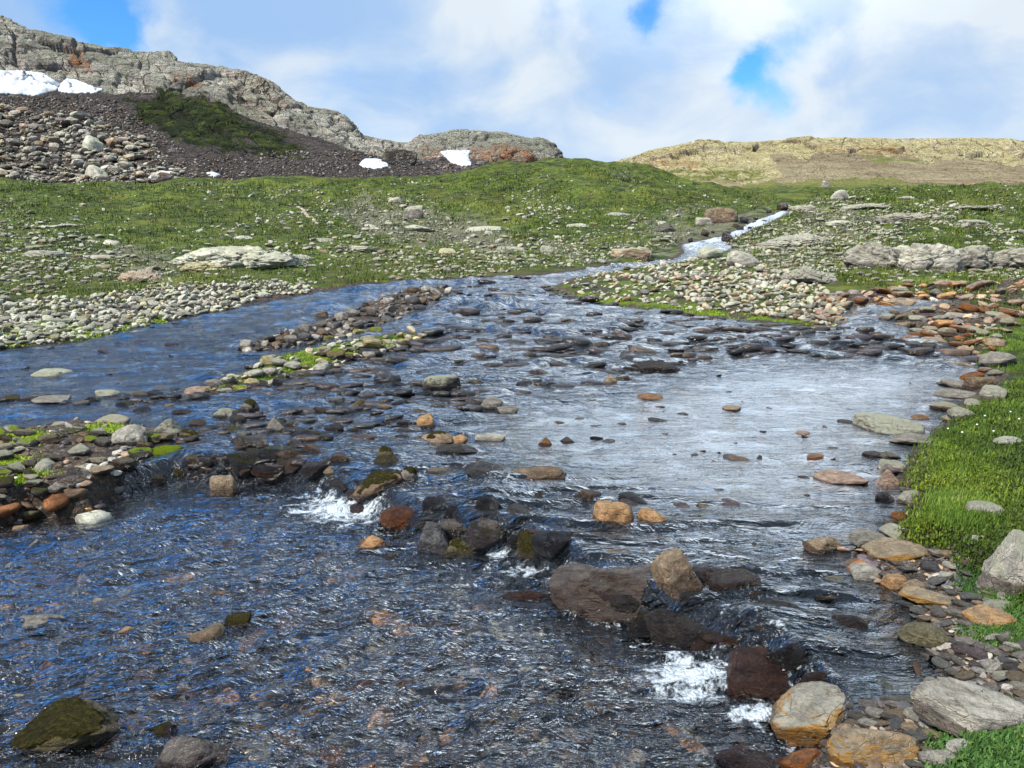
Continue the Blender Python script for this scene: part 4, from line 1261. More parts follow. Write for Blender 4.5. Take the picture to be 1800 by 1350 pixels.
    (863, 718, 42, 22, 'angular', 'grey', .2, "grey angular stone where the rapids meet the pool", "grey stone at the rapids' foot", dict(mat='plain')),
    (892, 726, 38, 14, 'slab', 'grey', -1, "smooth flat grey stone just right of the one at the rapids' foot", None, dict(mat='plain')),
    (630, 778, 66, 16, 'slab', 'purple grey', .6, "flat purplish stone pair-like slab in the left riffle", None, dict(mat='plain')),
    (925, 1064, 96, 34, 'angular', 'red brown', 1, "dark red broken rock left of the big rust-edged boulder", None, dict(mat='rustdark')),
    (1490, 1112, 96, 36, 'round', 'dark brown', 1, "dark rock just breaking the surface of the lower pool", "dark rock in the lower pool", dict(mat='wet', sink=.02)),
    (1375, 1090, 90, 40, 'round', 'black', 1, "black rounded rock drowned right of the flat-topped block", None, dict(mat='wet')),
    # ---- left bar
    (218, 792, 76, 52, 'angular', 'pale grey', .1, "pale grey boulder with a brown mossy patch, tallest on the left bar", "tall pale boulder on the left bar", dict(mat='plain', cat=B, yaw=-8)),
    (290, 766, 52, 34, 'pyramid', 'grey', .2, "grey peaked stone right of the tall pale boulder", None, dict(mat='dry')),
    (122, 858, 82, 48, 'slab', 'pale grey', .1, "big pale slab-topped boulder at the near edge of the left bar", "pale slab-topped boulder", dict(mat='dry', cat=B, yaw=8)),
    (76, 842, 58, 40, 'angular', 'pale grey', .1, "whitish rounded stone left of the pale slab-topped boulder", None, dict(mat='dry')),
    (30, 868, 68, 31, 'round', 'grey', .3, "low grey stone at the left edge of the left bar", "low grey stone at the left edge", dict(mat='dry')),
    (182, 867, 56, 26, 'slab', 'grey', .2, "flat tilted grey stone in the water right of the pale slab-topped boulder", None, dict(mat='plain', tilt=(0, 12))),
    (387, 872, 52, 40, 'block', 'tan', .5, "brown and tan block standing alone in the left current", "tan block in the left current", dict(mat='plain', yaw=15)),
    (189, 748, 60, 21, 'slab', 'tan', -1, "flat tan stone behind the tall pale boulder", None, dict(mat='dry')),
    (95, 760, 50, 21, 'slab', 'tan', -1, "flat tan and orange stone on the far side of the left bar", None, dict(mat='dry')),
    (339, 697, 40, 20, 'round', 'pinkish', -1, "rounded pinkish stone at the tip of the mossy islet", "pinkish stone at the islet tip", dict(mat='plain')),
    (183, 697, 46, 16, 'round', 'pale grey', .1, "rounded pale stone alone in the left channel", "pale stone in the left channel", dict(mat='dry')),
    (77, 663, 70, 18, 'slab', 'greenish white', .2, "wide flat greenish stone in the left channel near the edge", "wide greenish stone in the channel", dict(mat='dry')),
    (78, 711, 72, 18, 'slab', 'grey', .2, "wide flat brown grey stone in the left channel", "wide flat channel stone", dict(mat='plain')),
    (482, 760, 36, 31, 'pyramid', 'grey', .1, "sharp pointed grey stone like a little peak in the riffle", "sharp pointed stone", dict(mat='plain', seed=3)),
    (391, 736, 42, 23, 'angular', 'grey', .2, "grey angular stone in the riffle left of the sharp pointed stone", None, dict(mat='dry')),
    (432, 726, 40, 28, 'angular', 'grey', .4, "grey and brown humped stone behind the sharp pointed stone", None, dict(mat='mossy')),
    (330, 768, 42, 18, 'round', 'olive', .3, "small round stone under bright moss right of the left bar", None, dict(mat='mossy')),
    (288, 801, 56, 24, 'round', 'olive', .3, "dark stone with green moss cap in front of the tall pale boulder", None, dict(mat='limemoss')),
    (320, 813, 42, 20, 'round', 'dark brown', .6, "small dark round stone right of the moss-capped one", None, dict(mat='wet')),
    (402, 816, 56, 26, 'angular', 'brown', .5, "brown peaked stone in the riffle above the tan block", None, dict(mat='wet')),
    (500, 816, 52, 30, 'angular', 'dark brown', .7, "dark stone with water streaming past in the riffle", None, dict(mat='wet')),
    (308, 844, 36, 24, 'round', 'black', .6, "small black stone with green fleck in the left current", None, dict(mat='mossy')),
    (272, 851, 36, 22, 'round', 'black', .7, "small black round stone left of the green flecked one", None, dict(mat='wet')),
    (70, 804, 40, 18, 'round', 'grey', .2, "small grey stone on the left bar behind the whitish rounded stone", None, dict(mat='dry')),
    (107, 805, 46, 22, 'angular', 'tan', .2, "tan grey cobble on the left bar behind the slab-topped boulder", None, dict(mat='dry')),
    (168, 802, 36, 18, 'round', 'grey', .2, "grey cobble touching the left foot of the tall pale boulder", None, dict(mat='dry')),
    # ---- rapids
    (776, 688, 70, 36, 'round', 'dark grey', .2, "dark rounded boulder speckled with lichen in the rapids", "speckled boulder in the rapids", dict(mat='dry', cat=B)),
    (1147, 703, 48, 14, 'round', 'rusty', .1, "low rusty orange stone at the far edge of the pool", "low rusty stone", dict(mat='plain')),
    (1074, 676, 30, 20, 'pyramid', 'tan', .2, "small tan peaked stone at the edge of the rapids", "tan peaked stone", dict(mat='plain')),
    (1290, 722, 34, 12, 'round', 'tan', .3, "small tan stone breaking the far pool", None, dict(mat='plain')),
    (1160, 655, 90, 22, 'block', 'black', .8, "wide black ledge stone on the right side of the rapids", "wide black ledge in the rapids", dict(mat='wet')),
    # ---- lower left water
    (80, 1338, 205, 112, 'long', 'olive', .5, "long mossy green boulder at the lower left corner", "mossy corner boulder", dict(mat='mossy', cat=B, yaw=20, tilt=(0, -8), seed=61)),
    (130, 1300, 60, 60, 'angular', 'rusty', .9, "rusty red stone against the right end of the mossy corner boulder", None, dict(mat='rusty', sink=.01)),
    (335, 1365, 150, 92, 'angular', 'purple grey', .7, "large grey and brown boulder cut by the bottom edge in the lower left", "large grey boulder at the bottom edge", dict(mat='plain', cat=B, yaw=30, seed=19)),
    (265, 1308, 78, 40, 'angular', 'dark brown', 1, "dark brown drowned stone behind the large grey bottom boulder", None, dict(mat='mossy')),
    (357, 1137, 64, 44, 'angular', 'brown', .4, "brown smooth stone with a pale spot in the lower left water", "brown stone with pale spot", dict(mat='plain', yaw=25)),
    (418, 1110, 54, 34, 'block', 'dark brown', .6, "dark brown square stone right of the brown one with the pale spot", None, dict(mat='mossy')),
    (192, 1072, 126, 22, 'slab', 'tan', .7, "long low tan rock just awash in the left water", "long low tan rock awash", dict(mat='plain', yaw=-5)),
    (60, 1110, 88, 34, 'slab', 'grey', .5, "flat brown grey slab just above water near the left edge", "flat slab near the left edge", dict(mat='plain', yaw=18)),
    (202, 1130, 58, 34, 'angular', 'tan', .8, "yellowish brown rough stone in the left water", "rough yellowish stone", dict(mat='rusty')),
    (527, 1040, 60, 20, 'angular', 'brown', .5, "small brown wet stone alone in the middle of the lower water", "small brown stone in the lower water", dict(mat='plain')),
    (392, 1062, 64, 28, 'angular', 'brown', .9, "brown rough stone barely awash left of the lone small one", None, dict(mat='rusty')),
]
for row in HERO:
    cx, by, w, h, style, colr, wet, label, short, opt = row
    nm = 'boulder' if opt.get('cat') == B else 'river_stone'
    hero(cx, by, w, h, style, colr, wet, nm, label, short, **opt)

# ------------------------------------------------------------------ scattered stones
CN = ('left of', 'right of', 'beyond', 'in front of')
ORD = ['', 'second ', 'third ', 'fourth ', 'fifth ', 'sixth ', 'seventh ', 'eighth ', 'ninth ', 'tenth ', 'eleventh ', 'twelfth ']
_slots = {}


def relabel(items, noun):
    """label single stones by their look and by the nearest landmark; items: (obj, px, py, size_px, colour name)"""
    todo = {}
    for o, px, py, s, cn in items:
        best = None
        for ax, ay, aw, ah, short in ANCH:
            dx, dy = (px - ax), (py - ay) * 1.8
            d = math.hypot(dx, dy) / (aw + 60)
            if best is None or d < best[0]:
                best = (d, ax, ay, short, dx, dy)
        d, ax, ay, short, dx, dy = best
        rel = (CN[0] if dx < 0 else CN[1]) if abs(dx) > abs(dy) else (CN[2] if dy < 0 else CN[3])
        todo.setdefault((cn, rel, short, noun), []).append((math.hypot(dx, dy), o, s))
    for (cn, rel, short, noun), L in todo.items():
        L.sort(key=lambda q: q[0])
        for i, (_, o, s) in enumerate(L):
            if i < len(ORD):
                o['label'] = f"{ORD[i]}{cn} {noun} {rel} the {short}"
            else:
                o['label'] = f"{('farther', 'still farther', 'farthest')[min(i - len(ORD), 2)]} {cn} {noun} {rel} the {short}"


def scatter(polys, n, seed, size, dens=None, which='ground', minsep=.29, cap=2.5):
    """points on the ground seen over an area, spread wider than the frame; size: function(rng, px, py) -> pixels"""
    r = np.random.RandomState(seed)
    out = []
    cell = {}
    for poly in polys:
        P = np.array(poly, float)
        lo, hi = P.min(0), P.max(0)
        A = (hi - lo).prod()
        need = int(n * 1.0)
        px = r.uniform(lo[0], hi[0], need * 5); py = r.uniform(lo[1], hi[1], need * 5)
        nz = fbm(px * .011, py * .022, 0 * px, 1.0, 3) * 18
        ok = poly_sd(px + nz, py + nz * .4, poly) < 0
        if dens is not None:
            ok &= r.rand(len(px)) < dens(px, py)
        px, py = px[ok][:need], py[ok][:need]
        ss = np.array([size(r, a, b) for a, b in zip(px, py)])
        ss = np.minimum(ss, cap * np.median(ss)) if len(ss) else ss
        od = np.argsort(-ss)
        for i in od:
            s = ss[i]; a, b = px[i], py[i]
            cx, cy = int(a // 40), int(b // 40)
            bad = False
            for ix in (cx - 1, cx, cx + 1):
                for iy in (cy - 1, cy, cy + 1):
                    for (qa, qb, qs) in cell.get((ix, iy), ()):
                        if abs(qa - a) < minsep * (s + qs) and abs(qb - b) < minsep * .6 * (s + qs):
                            bad = True
                            break
                    if bad: break
                if bad: break
            if bad:
                continue
            h, nn = at(a, b, which)
            if h is None:
                continue
            cell.setdefault((cx, cy), []).append((a, b, s))
            fw = h.y * CT - (h.z - H) * ST
            out.append((a, b, s, h.x, h.y, h.z, s * fw / FPX))
    return out


def stones(region, pts, seed, n_single, names, noun, mat, massmat, mass_name, mass_label, cat, group, wet=-3.0, hgt=(.35, .8), sub_s=3, sub_m=2, submerge=False, sink=.3, float_on=None, flat=1.0, tilt=.25, smooth=False):
    """largest ones as single objects, the rest as one mass"""
    r = np.random.RandomState(seed)
    pts = sorted(pts, key=lambda q: -q[2])
    inframe = [q for q in pts if -10 < q[0] < 1810 and q[1] < 1350]
    rest = [q for q in pts if not (-10 < q[0] < 1810 and q[1] < 1350)]
    single, mass = inframe[:n_single], inframe[n_single:] + rest
    items = []
    for i, (px, py, s, x, y, z, w) in enumerate(single):
        cn = names[r.randint(len(names))]
        c = PAL[cn]
        d = w * r.uniform(.6, 1.0); h = w * r.uniform(*hgt) * flat
        if float_on is not None:
            zz = float_on(np.array([x]), np.array([y]))[0]
            z = max(z, zz - h * .35) if zz - z < h else z
            z = zz + h * (.30 + .25 * r.rand()) - h * .5
        else:
            z = z + h * (.5 - sink)
        m = mat[r.randint(len(mat))]
        me = tmesh(sub_s, r.randint(8), m)
        o = link(cat.replace(' ', '_'), me, category=cat.split('_')[-1], group=group)
        o.location = (x, y, z); o.scale = (w / 2, d / 2, h / 2)
        o.rotation_euler = (r.normal() * .12, r.normal() * .15, r.uniform(-.5, .5) + (math.pi if r.rand() < .5 else 0))
        k = r.uniform(.8, 1.25)
        o.color = (c[0] * k, c[1] * k, c[2] * k, wet if wet < -1 else (3.0 if wet > 1 else wet + r.uniform(-.3, .5)))
        items.append((o, px, py, s, cn))
    relabel(items, noun)
    if mass:
        M = np.array(mass)
        n = len(M)
        w = M[:, 6]; d = w * r.uniform(.6, 1.0, n); h = w * r.uniform(hgt[0], hgt[1], n) * flat
        if region == 'rapids':
            w = w * r.uniform(1.1, 1.9, n); d = d * .9; h = h * .95
        x, y, z = M[:, 3], M[:, 4], M[:, 5].copy()
        if float_on is not None:
            zz = float_on(x, y)
            z = zz + h * (r.uniform(-.12, .38, n) if region == 'rapids' else r.uniform(-.30, .25, n))
        else:
            z = z + h * (.5 - sink)
        C = np.array([PAL[k] for k in names])[r.randint(0, len(names), n)] * r.uniform(.75, 1.25, (n, 1))
        if region == 'meadow':
            C = C * .82
        wv = np.full(n, 0.0) if wet < -1 else (np.full(n, 1.0) if wet > .4 else r.uniform(0, .75, n))
        stone_mass(mass_name, np.stack([x, y, z], 1), np.stack([w, d, h], 1) / 2, (r.normal(size=n) * .14 if region == 'rapids' else r.uniform(-math.pi, math.pi, n)), C, wv, sub_m, massmat, mass_label, tilt=.07 if region == 'rapids' else tilt, seed=seed, smooth=smooth)


def dry(L):
    k = river_sd(np.array([q[3] for q in L]), np.array([q[4] for q in L]))
    return [q for q, s in zip(L, k) if s > -.03]


def ex(lo, mean, hi):
    return lambda r, px, py: min(hi, lo + r.exponential(mean - lo))


# stream bed seen through the water
BED = [[(-500, 880), (0, 880), (300, 850), (600, 900), (900, 1000), (1250, 1140), (1370, 1250), (1370, 1420), (-500, 1420)]]
pts = scatter(BED, 2400, 3, lambda r, px, py: (12 + r.exponential(17)) * (.55 + (py - 850) / 700.) if r.rand() > .02 else 75.)
stones('bed', pts, 4, 0, ['brown', 'tan', 'rusty', 'grey', 'dark grey', 'orange', 'greenish white', 'purple grey', 'brown', 'pinkish', 'olive', 'dark brown'], '', ['plain'], 'mass', 'stream_bed_gravel',
       "rounded stones covering the bed under the clear water", 'stone', '', hgt=(.25, .5), sub_m=3, sink=.25, smooth=True)
POOLB = [[(620, 900), (760, 800), (1000, 840), (1230, 880), (1500, 930), (1600, 1050), (1650, 1190), (1400, 1230), (1250, 1100), (1000, 1000), (850, 950)],
         [(850, 780), (1050, 700), (1500, 640), (1720, 650), (1600, 830), (1590, 900), (1500, 935), (1000, 850)]]
pts = scatter(POOLB, 650, 5, lambda r, px, py: (8 + r.exponential(14)) * (.35 + (py - 600) / 600.))
stones('poolbed', pts, 6, 0, ['brown', 'tan', 'rusty', 'grey', 'dark grey', 'pale grey', 'purple grey', 'pinkish', 'dark brown'], '', ['plain'], 'mass', 'pool_bed_gravel',
       "flat stones on the bed of the upper pool", 'stone', '', hgt=(.2, .4), sub_m=3, sink=.25, smooth=True)

# rapids
WL = lambda x, y: wlevel(x, y) - .022
RAP = [[(-300, 690), (0, 740), (250, 715), (360, 690), (500, 640), (700, 600), (760, 550), (800, 500), (960, 490), (1100, 548), (1450, 585), (1720, 640), (1480, 650), (1260, 650), (1080, 705), (880, 725), (780, 790), (700, 870), (430, 860), (340, 860), (330, 790), (200, 730), (-300, 720)]]


def rap_size(r, px, py):
    k = (py - 440) / 300.
    return max(6., (9 + r.exponential(12)) * k)


def near_hero(q, k=.24):
    return any(abs(q[0] - a) < (w + q[2]) * k and abs(q[1] - b) < (h + q[2]) * k for a, b, w, h, _ in HB)


HB = [(row[0], row[1] - row[3] * .4, row[2], row[3], 0) for row in HERO]
pts = [q for q in scatter(RAP, 7500, 7, rap_size) if not near_hero(q)]
stones('rapids', pts, 8, 130, ['dark brown', 'black', 'dark grey', 'slate grey', 'black', 'dark grey', 'purple grey', 'black', 'brown'], 'wet river stone', ['wet', 'wet', 'wet', 'plain', 'mossy'], 'mass', 'rapids_gravel',
       "small dark wet stones breaking the rapids", 'river_stone', 'dark stones standing in the rapids', wet=.5, hgt=(.32, .6), sub_s=3, sub_m=2, float_on=WL, smooth=True)
# scattered stones in the pools
SP = [[(860, 760), (1000, 700), (1300, 640), (1720, 650), (1640, 740), (1600, 800), (1540, 880), (1200, 870)], [(0, 620), (400, 560), (560, 560), (420, 620), (300, 700), (0, 700)], [(900, 880), (1450, 900), (1560, 1000), (1620, 1150), (1450, 1190), (1180, 960)]]
pts = [q for q in scatter(SP, 60, 9, lambda r, px, py: (12 + r.exponential(8)) * (py - 350) / 400.) if not near_hero(q)]
stones('poolstones', pts, 10, 45, ['dark brown', 'dark grey', 'rusty', 'brown', 'purple grey'], 'low stone awash', ['wet', 'plain', 'rusty'], 'mass', 'pool_gravel', "small stones awash in the pool", 'river_stone',
       'low stones awash in the calm water', wet=.6, hgt=(.18, .3), sub_s=3, float_on=lambda x, y: wlevel(x, y) - .030)

CH = [[(600, 860), (700, 830), (900, 880), (1010, 950), (1000, 1010), (850, 1000), (720, 980), (600, 930)], [(960, 1000), (1120, 1060), (1260, 1060), (1400, 1060), (1430, 1180), (1400, 1270), (1330, 1240), (1180, 1150), (1000, 1090)],
      [(320, 800), (600, 790), (640, 860), (500, 870), (330, 850)]]
pts = [q for q in scatter(CH, 420, 61, lambda r, px, py: (24 + r.exponential(20)) * (py - 400) / 600.) if not near_hero(q, .27)]
stones('chain', pts, 62, 85, ['black', 'dark brown', 'dark grey', 'purple grey', 'black', 'brown'], 'wet cascade stone', ['wet', 'wet', 'rustdark', 'mossy'], 'mass', 'cascade_gravel', "small dark stones of the cascade", 'river_stone',
       'dark wet stones of the cascade', wet=2.0, hgt=(.4, .7), sub_s=4, sub_m=3, float_on=WL, smooth=True)

CC = [[(1205, 424), (1260, 408), (1330, 380), (1385, 364), (1388, 378), (1330, 402), (1290, 420), (1290, 440), (1210, 446)]]
pts = scatter(CC, 60, 63, lambda r, px, py: 5 + r.exponential(4), minsep=.5)
stones('cc', pts, 64, 40, ['dark brown', 'black', 'brown', 'dark grey'], 'cascade-bed stone', ['wet'], 'mass', 'far_cascade_gravel', "stones in the far cascade", 'river_stone',
       'dark stones breaking the far white cascade', wet=1.5, hgt=(.5, .9), sub_s=3, sub_m=2, sink=.1)

# landmarks on the banks
for a in ((320, 450, 300, 70, 'pale rock outcrop on the left meadow'), (250, 640, 120, 30, 'left channel'), (60, 560, 200, 40, 'left edge of the cobble bank'), (400, 520, 200, 40, 'right end of the cobble bank'),
          (1320, 470, 60, 40, 'pale boulder on the stony fan'), (1650, 450, 300, 60, 'grooved bedrock outcrop'), (1270, 400, 120, 40, 'white cascade'), (540, 370, 60, 60, 'footpath bend'),
          (1040, 300, 120, 30, 'round green hilltop'), (700, 370, 60, 40, 'big stones on the mid meadow'), (1600, 600, 60, 30, 'side stream mouth'), (560, 640, 200, 40, 'mossy islet'), (600, 560, 150, 40, 'gravel bar'),
          (110, 430, 100, 60, 'far left meadow'), (1450, 325, 40, 20, 'lone boulder on the right skyline'), (1160, 400, 60, 40, 'dark bank beside the cascade')):
    ANCH.append(a)

cob = scatter([COBBLE[0]], 6000, 11, lambda r, px, py: (4.2 + r.exponential(3.2)) * (py - 380) / 150., minsep=.24)
cob = dry(cob)
stones('cobble', cob, 12, 60, ['greenish white', 'pale grey', 'greenish white', 'white', 'pale grey', 'grey', 'yellowish'], 'cobble', ['dry'], 'masslichen', 'bank_gravel',
       "pale lichened cobbles covering the left bank", 'cobble', 'pale cobbles on the left bank', hgt=(.4, .75), sub_s=3, sub_m=2, sink=.2)
fan = scatter([COBBLE[1]], 1900, 13, lambda r, px, py: (3.8 + r.exponential(4)) * (py - 350) / 150., minsep=.24,
              dens=lambda px, py: np.clip(.22 + .9 * sst(px + (520 - py) * 4 + 90 * fbm(px * .02, py * .04, 0 * px, 1., 3), 1120, 1330), 0, 1))
fan = dry(fan)
stones('fan', fan, 14, 60, ['pale grey', 'tan', 'greenish white', 'grey', 'pinkish', 'tan', 'pale grey'], 'fan stone', ['dry', 'plain'], 'masslichen', 'fan_gravel',
       "pale and tan stones covering the stony fan", 'cobble', 'stones on the stony fan', hgt=(.35, .8), sub_s=3, sub_m=2, sink=.2)
sds = scatter([COBBLE[2], [(1500, 580), (1740, 640), (1720, 680), (1620, 620)]], 1100, 15, lambda r, px, py: (8 + r.exponential(9)) * (py - 350) / 230.)
stones('side', sds, 16, 70, ['tan', 'rusty', 'orange', 'brown', 'grey', 'pinkish', 'tan', 'pale grey'], 'side-stream stone', ['plain', 'dry', 'rusty'], 'mass', 'side_stream_gravel',
       "orange and tan stones along the side stream", 'cobble', 'stones around the side stream', wet=-.2, hgt=(.3, .6), sub_s=3, sub_m=2, sink=.2)
gb_ = scatter([[(400, 615), (470, 585), (560, 555), (640, 528), (700, 508), (800, 496), (810, 515), (740, 548), (690, 570), (620, 592), (540, 610), (450, 622)]], 800, 17, lambda r, px, py: (6 + r.exponential(5)) * (py - 350) / 200.)
stones('gbar', gb_, 18, 25, ['grey', 'dark grey', 'slate grey', 'grey', 'brown', 'pale grey'], 'gravel-bar stone', ['plain', 'wet'], 'mass', 'gravel_bar', "brown stones of the low bar in the stream", 'cobble',
       'stones of the low brown gravel bar', wet=-.2, hgt=(.4, .8), sub_s=3, sub_m=2, sink=.25)
isl = scatter([[(340, 695), (420, 645), (480, 620), (560, 602), (640, 586), (740, 574), (770, 594), (690, 618), (620, 636), (560, 656), (480, 676), (400, 694)]], 380, 19, lambda r, px, py: (8 + r.exponential(6)) * (py - 350) / 260.,
              dens=lambda px, py: np.where(np.abs(px - 500) < 70, .35, .9))
stones('islet', isl, 20, 25, ['pale grey', 'tan', 'greenish white', 'yellowish', 'grey', 'brown'], 'islet stone', ['dry', 'limemoss', 'plain'], 'masslichen', 'islet_gravel', "stones scattered on the mossy islet", 'cobble',
       'stones on the mossy islet', wet=-.4, hgt=(.4, .7), sub_s=3, sub_m=2, sink=.2)
lb = [q for q in scatter([[(-300, 750), (0, 742), (90, 725), (160, 705), (280, 705), (350, 725), (340, 790), (260, 810), (190, 850), (60, 870), (0, 875), (-300, 890)]], 1600, 21, lambda r, px, py: (9 + r.exponential(10)) * (py - 350) / 400., minsep=.24) if not near_hero(q)]
stones('lbar', lb, 22, 50, ['grey', 'pale grey', 'dark grey', 'tan', 'brown', 'dark brown'], 'left-bar stone', ['dry', 'plain', 'mossy', 'limemoss'], 'mass', 'left_bar_gravel', "small stones filling the left bar", 'cobble',
       'stones of the left bar', wet=.1, hgt=(.35, .6), sub_s=3, sub_m=2, sink=.25)

# pebble shore in the lower right
SH = [[(1500, 985), (1600, 975), (1700, 975), (1770, 1040), (1760, 1100), (1820, 1130), (2100, 1150), (2100, 1230), (1700, 1240), (1640, 1300), (1600, 1400), (1400, 1400), (1400, 1290), (1560, 1215), (1650, 1190), (1640, 1130), (1590, 1080), (1590, 1040)]]
sh = [q for q in scatter(SH, 4200, 23, lambda r, px, py: (6 + r.exponential(8)) * (py - 500) / 560., minsep=.25) if not near_hero(q)]
stones('shore', sh, 24, 120, ['slate grey', 'dark grey', 'grey', 'purple grey', 'slate grey', 'pale grey', 'brown', 'tan', 'grey'], 'shore pebble', ['plain', 'plain', 'wet'], 'mass', 'shore_gravel',
       "slate pebbles and mud of the right shore", 'pebble', 'slate pebbles on the right shore', wet=.0, hgt=(.2, .45), sub_s=3, sub_m=2, sink=.2)
# stones along the near right bank
rb = [q for q in scatter([[(1640, 700), (1700, 655), (1790, 630), (1760, 670), (1700, 710), (1650, 760), (1600, 790), (1590, 770)], [(1550, 850), (1610, 850), (1610, 930), (1560, 945)]], 60, 25, lambda r, px, py: 16 + r.exponential(16)) if not near_hero(q)]
stones('rbank', rb, 26, 10, ['grey', 'dark grey', 'brown', 'pale grey', 'pinkish'], 'bank stone', ['plain', 'dry'], 'mass', 'bank_edge_gravel', "small stones at the bank", 'cobble', 'stones along the right bank', wet=-.1, hgt=(.3, .5), sink=.25)

# meadow stones
MEA = [[(-400, 325), (0, 322), (500, 322), (800, 315), (1000, 292), (1100, 300), (1350, 350), (1290, 380), (1180, 430), (1060, 462), (760, 492), (520, 500), (200, 515), (-400, 525)],
       [(1400, 350), (1560, 325), (2200, 320), (2200, 480), (1480, 500), (1330, 460), (1260, 430), (1320, 390)]]


def mdens(px, py):
    n = fbm(px * .008, py * .02, 0 * px, 1.0, 4)
    d = .10 + .9 * sst(n, .0, .35)
    d = d + .8 * blob(px, py, [[(1050, 420), (1200, 440), (1190, 470), (900, 490), (700, 495), (640, 440), (800, 430)], [(560, 350), (740, 340), (800, 420), (600, 410)], [(-400, 380), (150, 400), (200, 480), (-400, 500)], [(1250, 430), (1500, 360), (1560, 420), (1400, 490)]], 30)
    return np.clip(d, 0, 1)


me_ = scatter(MEA, 11000, 27, lambda r, px, py: (1.7 + r.exponential(1.6)) * (.6 + (py - 300) / 130.) * (2.2 if r.rand() < .03 else 1), dens=mdens, cap=3.8)
me_ = dry(me_)
stones('meadow', me_, 28, 260, ['greenish white', 'pale grey', 'grey', 'grey', 'pale grey', 'tan', 'greenish white'], 'meadow stone', ['dry'], 'masslichen', 'meadow_rubble',
       "small pale stones strewn over the green slopes", 'meadow_stone', 'pale stones strewn over the green slopes', hgt=(.3, .65), sub_s=3, sub_m=1, sink=.35)

# talus below the crags
TAL = [[(-300, 180), (0, 190), (150, 210), (240, 240), (330, 300), (330, 322), (-300, 325)]]
for a in ((155, 255, 60, 40, 'pale green block on the scree'), (60, 145, 140, 40, 'big snow patch'), (288, 308, 50, 14, 'narrow snow patch above the meadow'), (40, 300, 60, 40, 'left foot of the scree')):
    ANCH.append(a)
ta = scatter(TAL, 3500, 29, lambda r, px, py: 3 + r.exponential(4.2) + (16 * (r.rand() < .015)), which='left', minsep=.2, cap=5.5)
stones('talus', ta, 30, 150, ['grey', 'pale grey', 'grey', 'dark grey', 'brown', 'tan', 'purple grey'], 'talus block', ['dry', 'plain'], 'masslichen', 'scree', "broken grey blocks of the talus slope", 'talus_block',
       'grey blocks of the talus slope', hgt=(.4, .8), sub_s=2, sub_m=1, sink=.15)
ta = scatter([[(250, 300), (330, 280), (600, 262), (800, 288), (985, 292), (960, 300), (700, 312), (300, 320)], [(-200, 170), (200, 175), (330, 270), (240, 240), (0, 190)]], 2600, 31, lambda r, px, py: 1.7 + r.exponential(1.3), which='left')
stones('scree', ta, 32, 0, ['grey', 'purple grey', 'dark grey', 'brown', 'grey'], '', ['dry'], 'mass', 'fine_scree', "fine brown scree under the crags", 'scree', '', hgt=(.4, .8), sub_m=1, sink=.15)


# ------------------------------------------------------------------ bedrock outcrops and single big stones of the slopes
def outcrop(cx, by, w, h, colr, label, seed, yaw=0, dp=.6, style='block', mat='dry', cat='outcrop', name='rock_outcrop', sub=6, tilt=(0, 0), which='ground', stretch=None, sinkf=.35):
    r, _ = at(cx, by, which)
    fw = r.y * CT - (r.z - H) * ST
    W, Hh = w * fw / FPX, h * fw / FPX
    V, Fq = stone_shape(sub, seed, style)
    V = V.astype(float)
    if sub >= 6:
        x, y, z = V.T * np.array([[W / 2], [W * dp / 2], [Hh]])
        f1, e, c = voronoi(x + .5 * z + seed, y, z * .8 - .25 * x, 3.2 / Hh * .35)
        f2, e2, c2 = voronoi(x + seed, y, z * 1.6 - .5 * x, 9.0 / Hh * .35)
        N = V / np.linalg.norm(V, axis=1, keepdims=True)
        V = V + N * ((c - .5) * .18 - .14 * (1 - sst(e, 0, .14)) + (c2 - .5) * .06 - .05 * (1 - sst(e2, 0, .15)))[:, None] * np.array([[min(1, Hh / W * 2), .8, 1.2]])
    me = mesh_from(name, V, Fq, ROCKM[mat], True)
    o = link(name, me, label=label, category=cat)
    o.location = (r.x, r.y + W * dp * .45, r.z + Hh * (.5 - sinkf))
    o.scale = (W / 2, W * dp / 2, Hh * .75)
    o.rotation_euler = (math.radians(tilt[0]), math.radians(tilt[1]), math.radians(yaw))
    c = PAL[colr]
    o.color = (*c, -3)
    return o


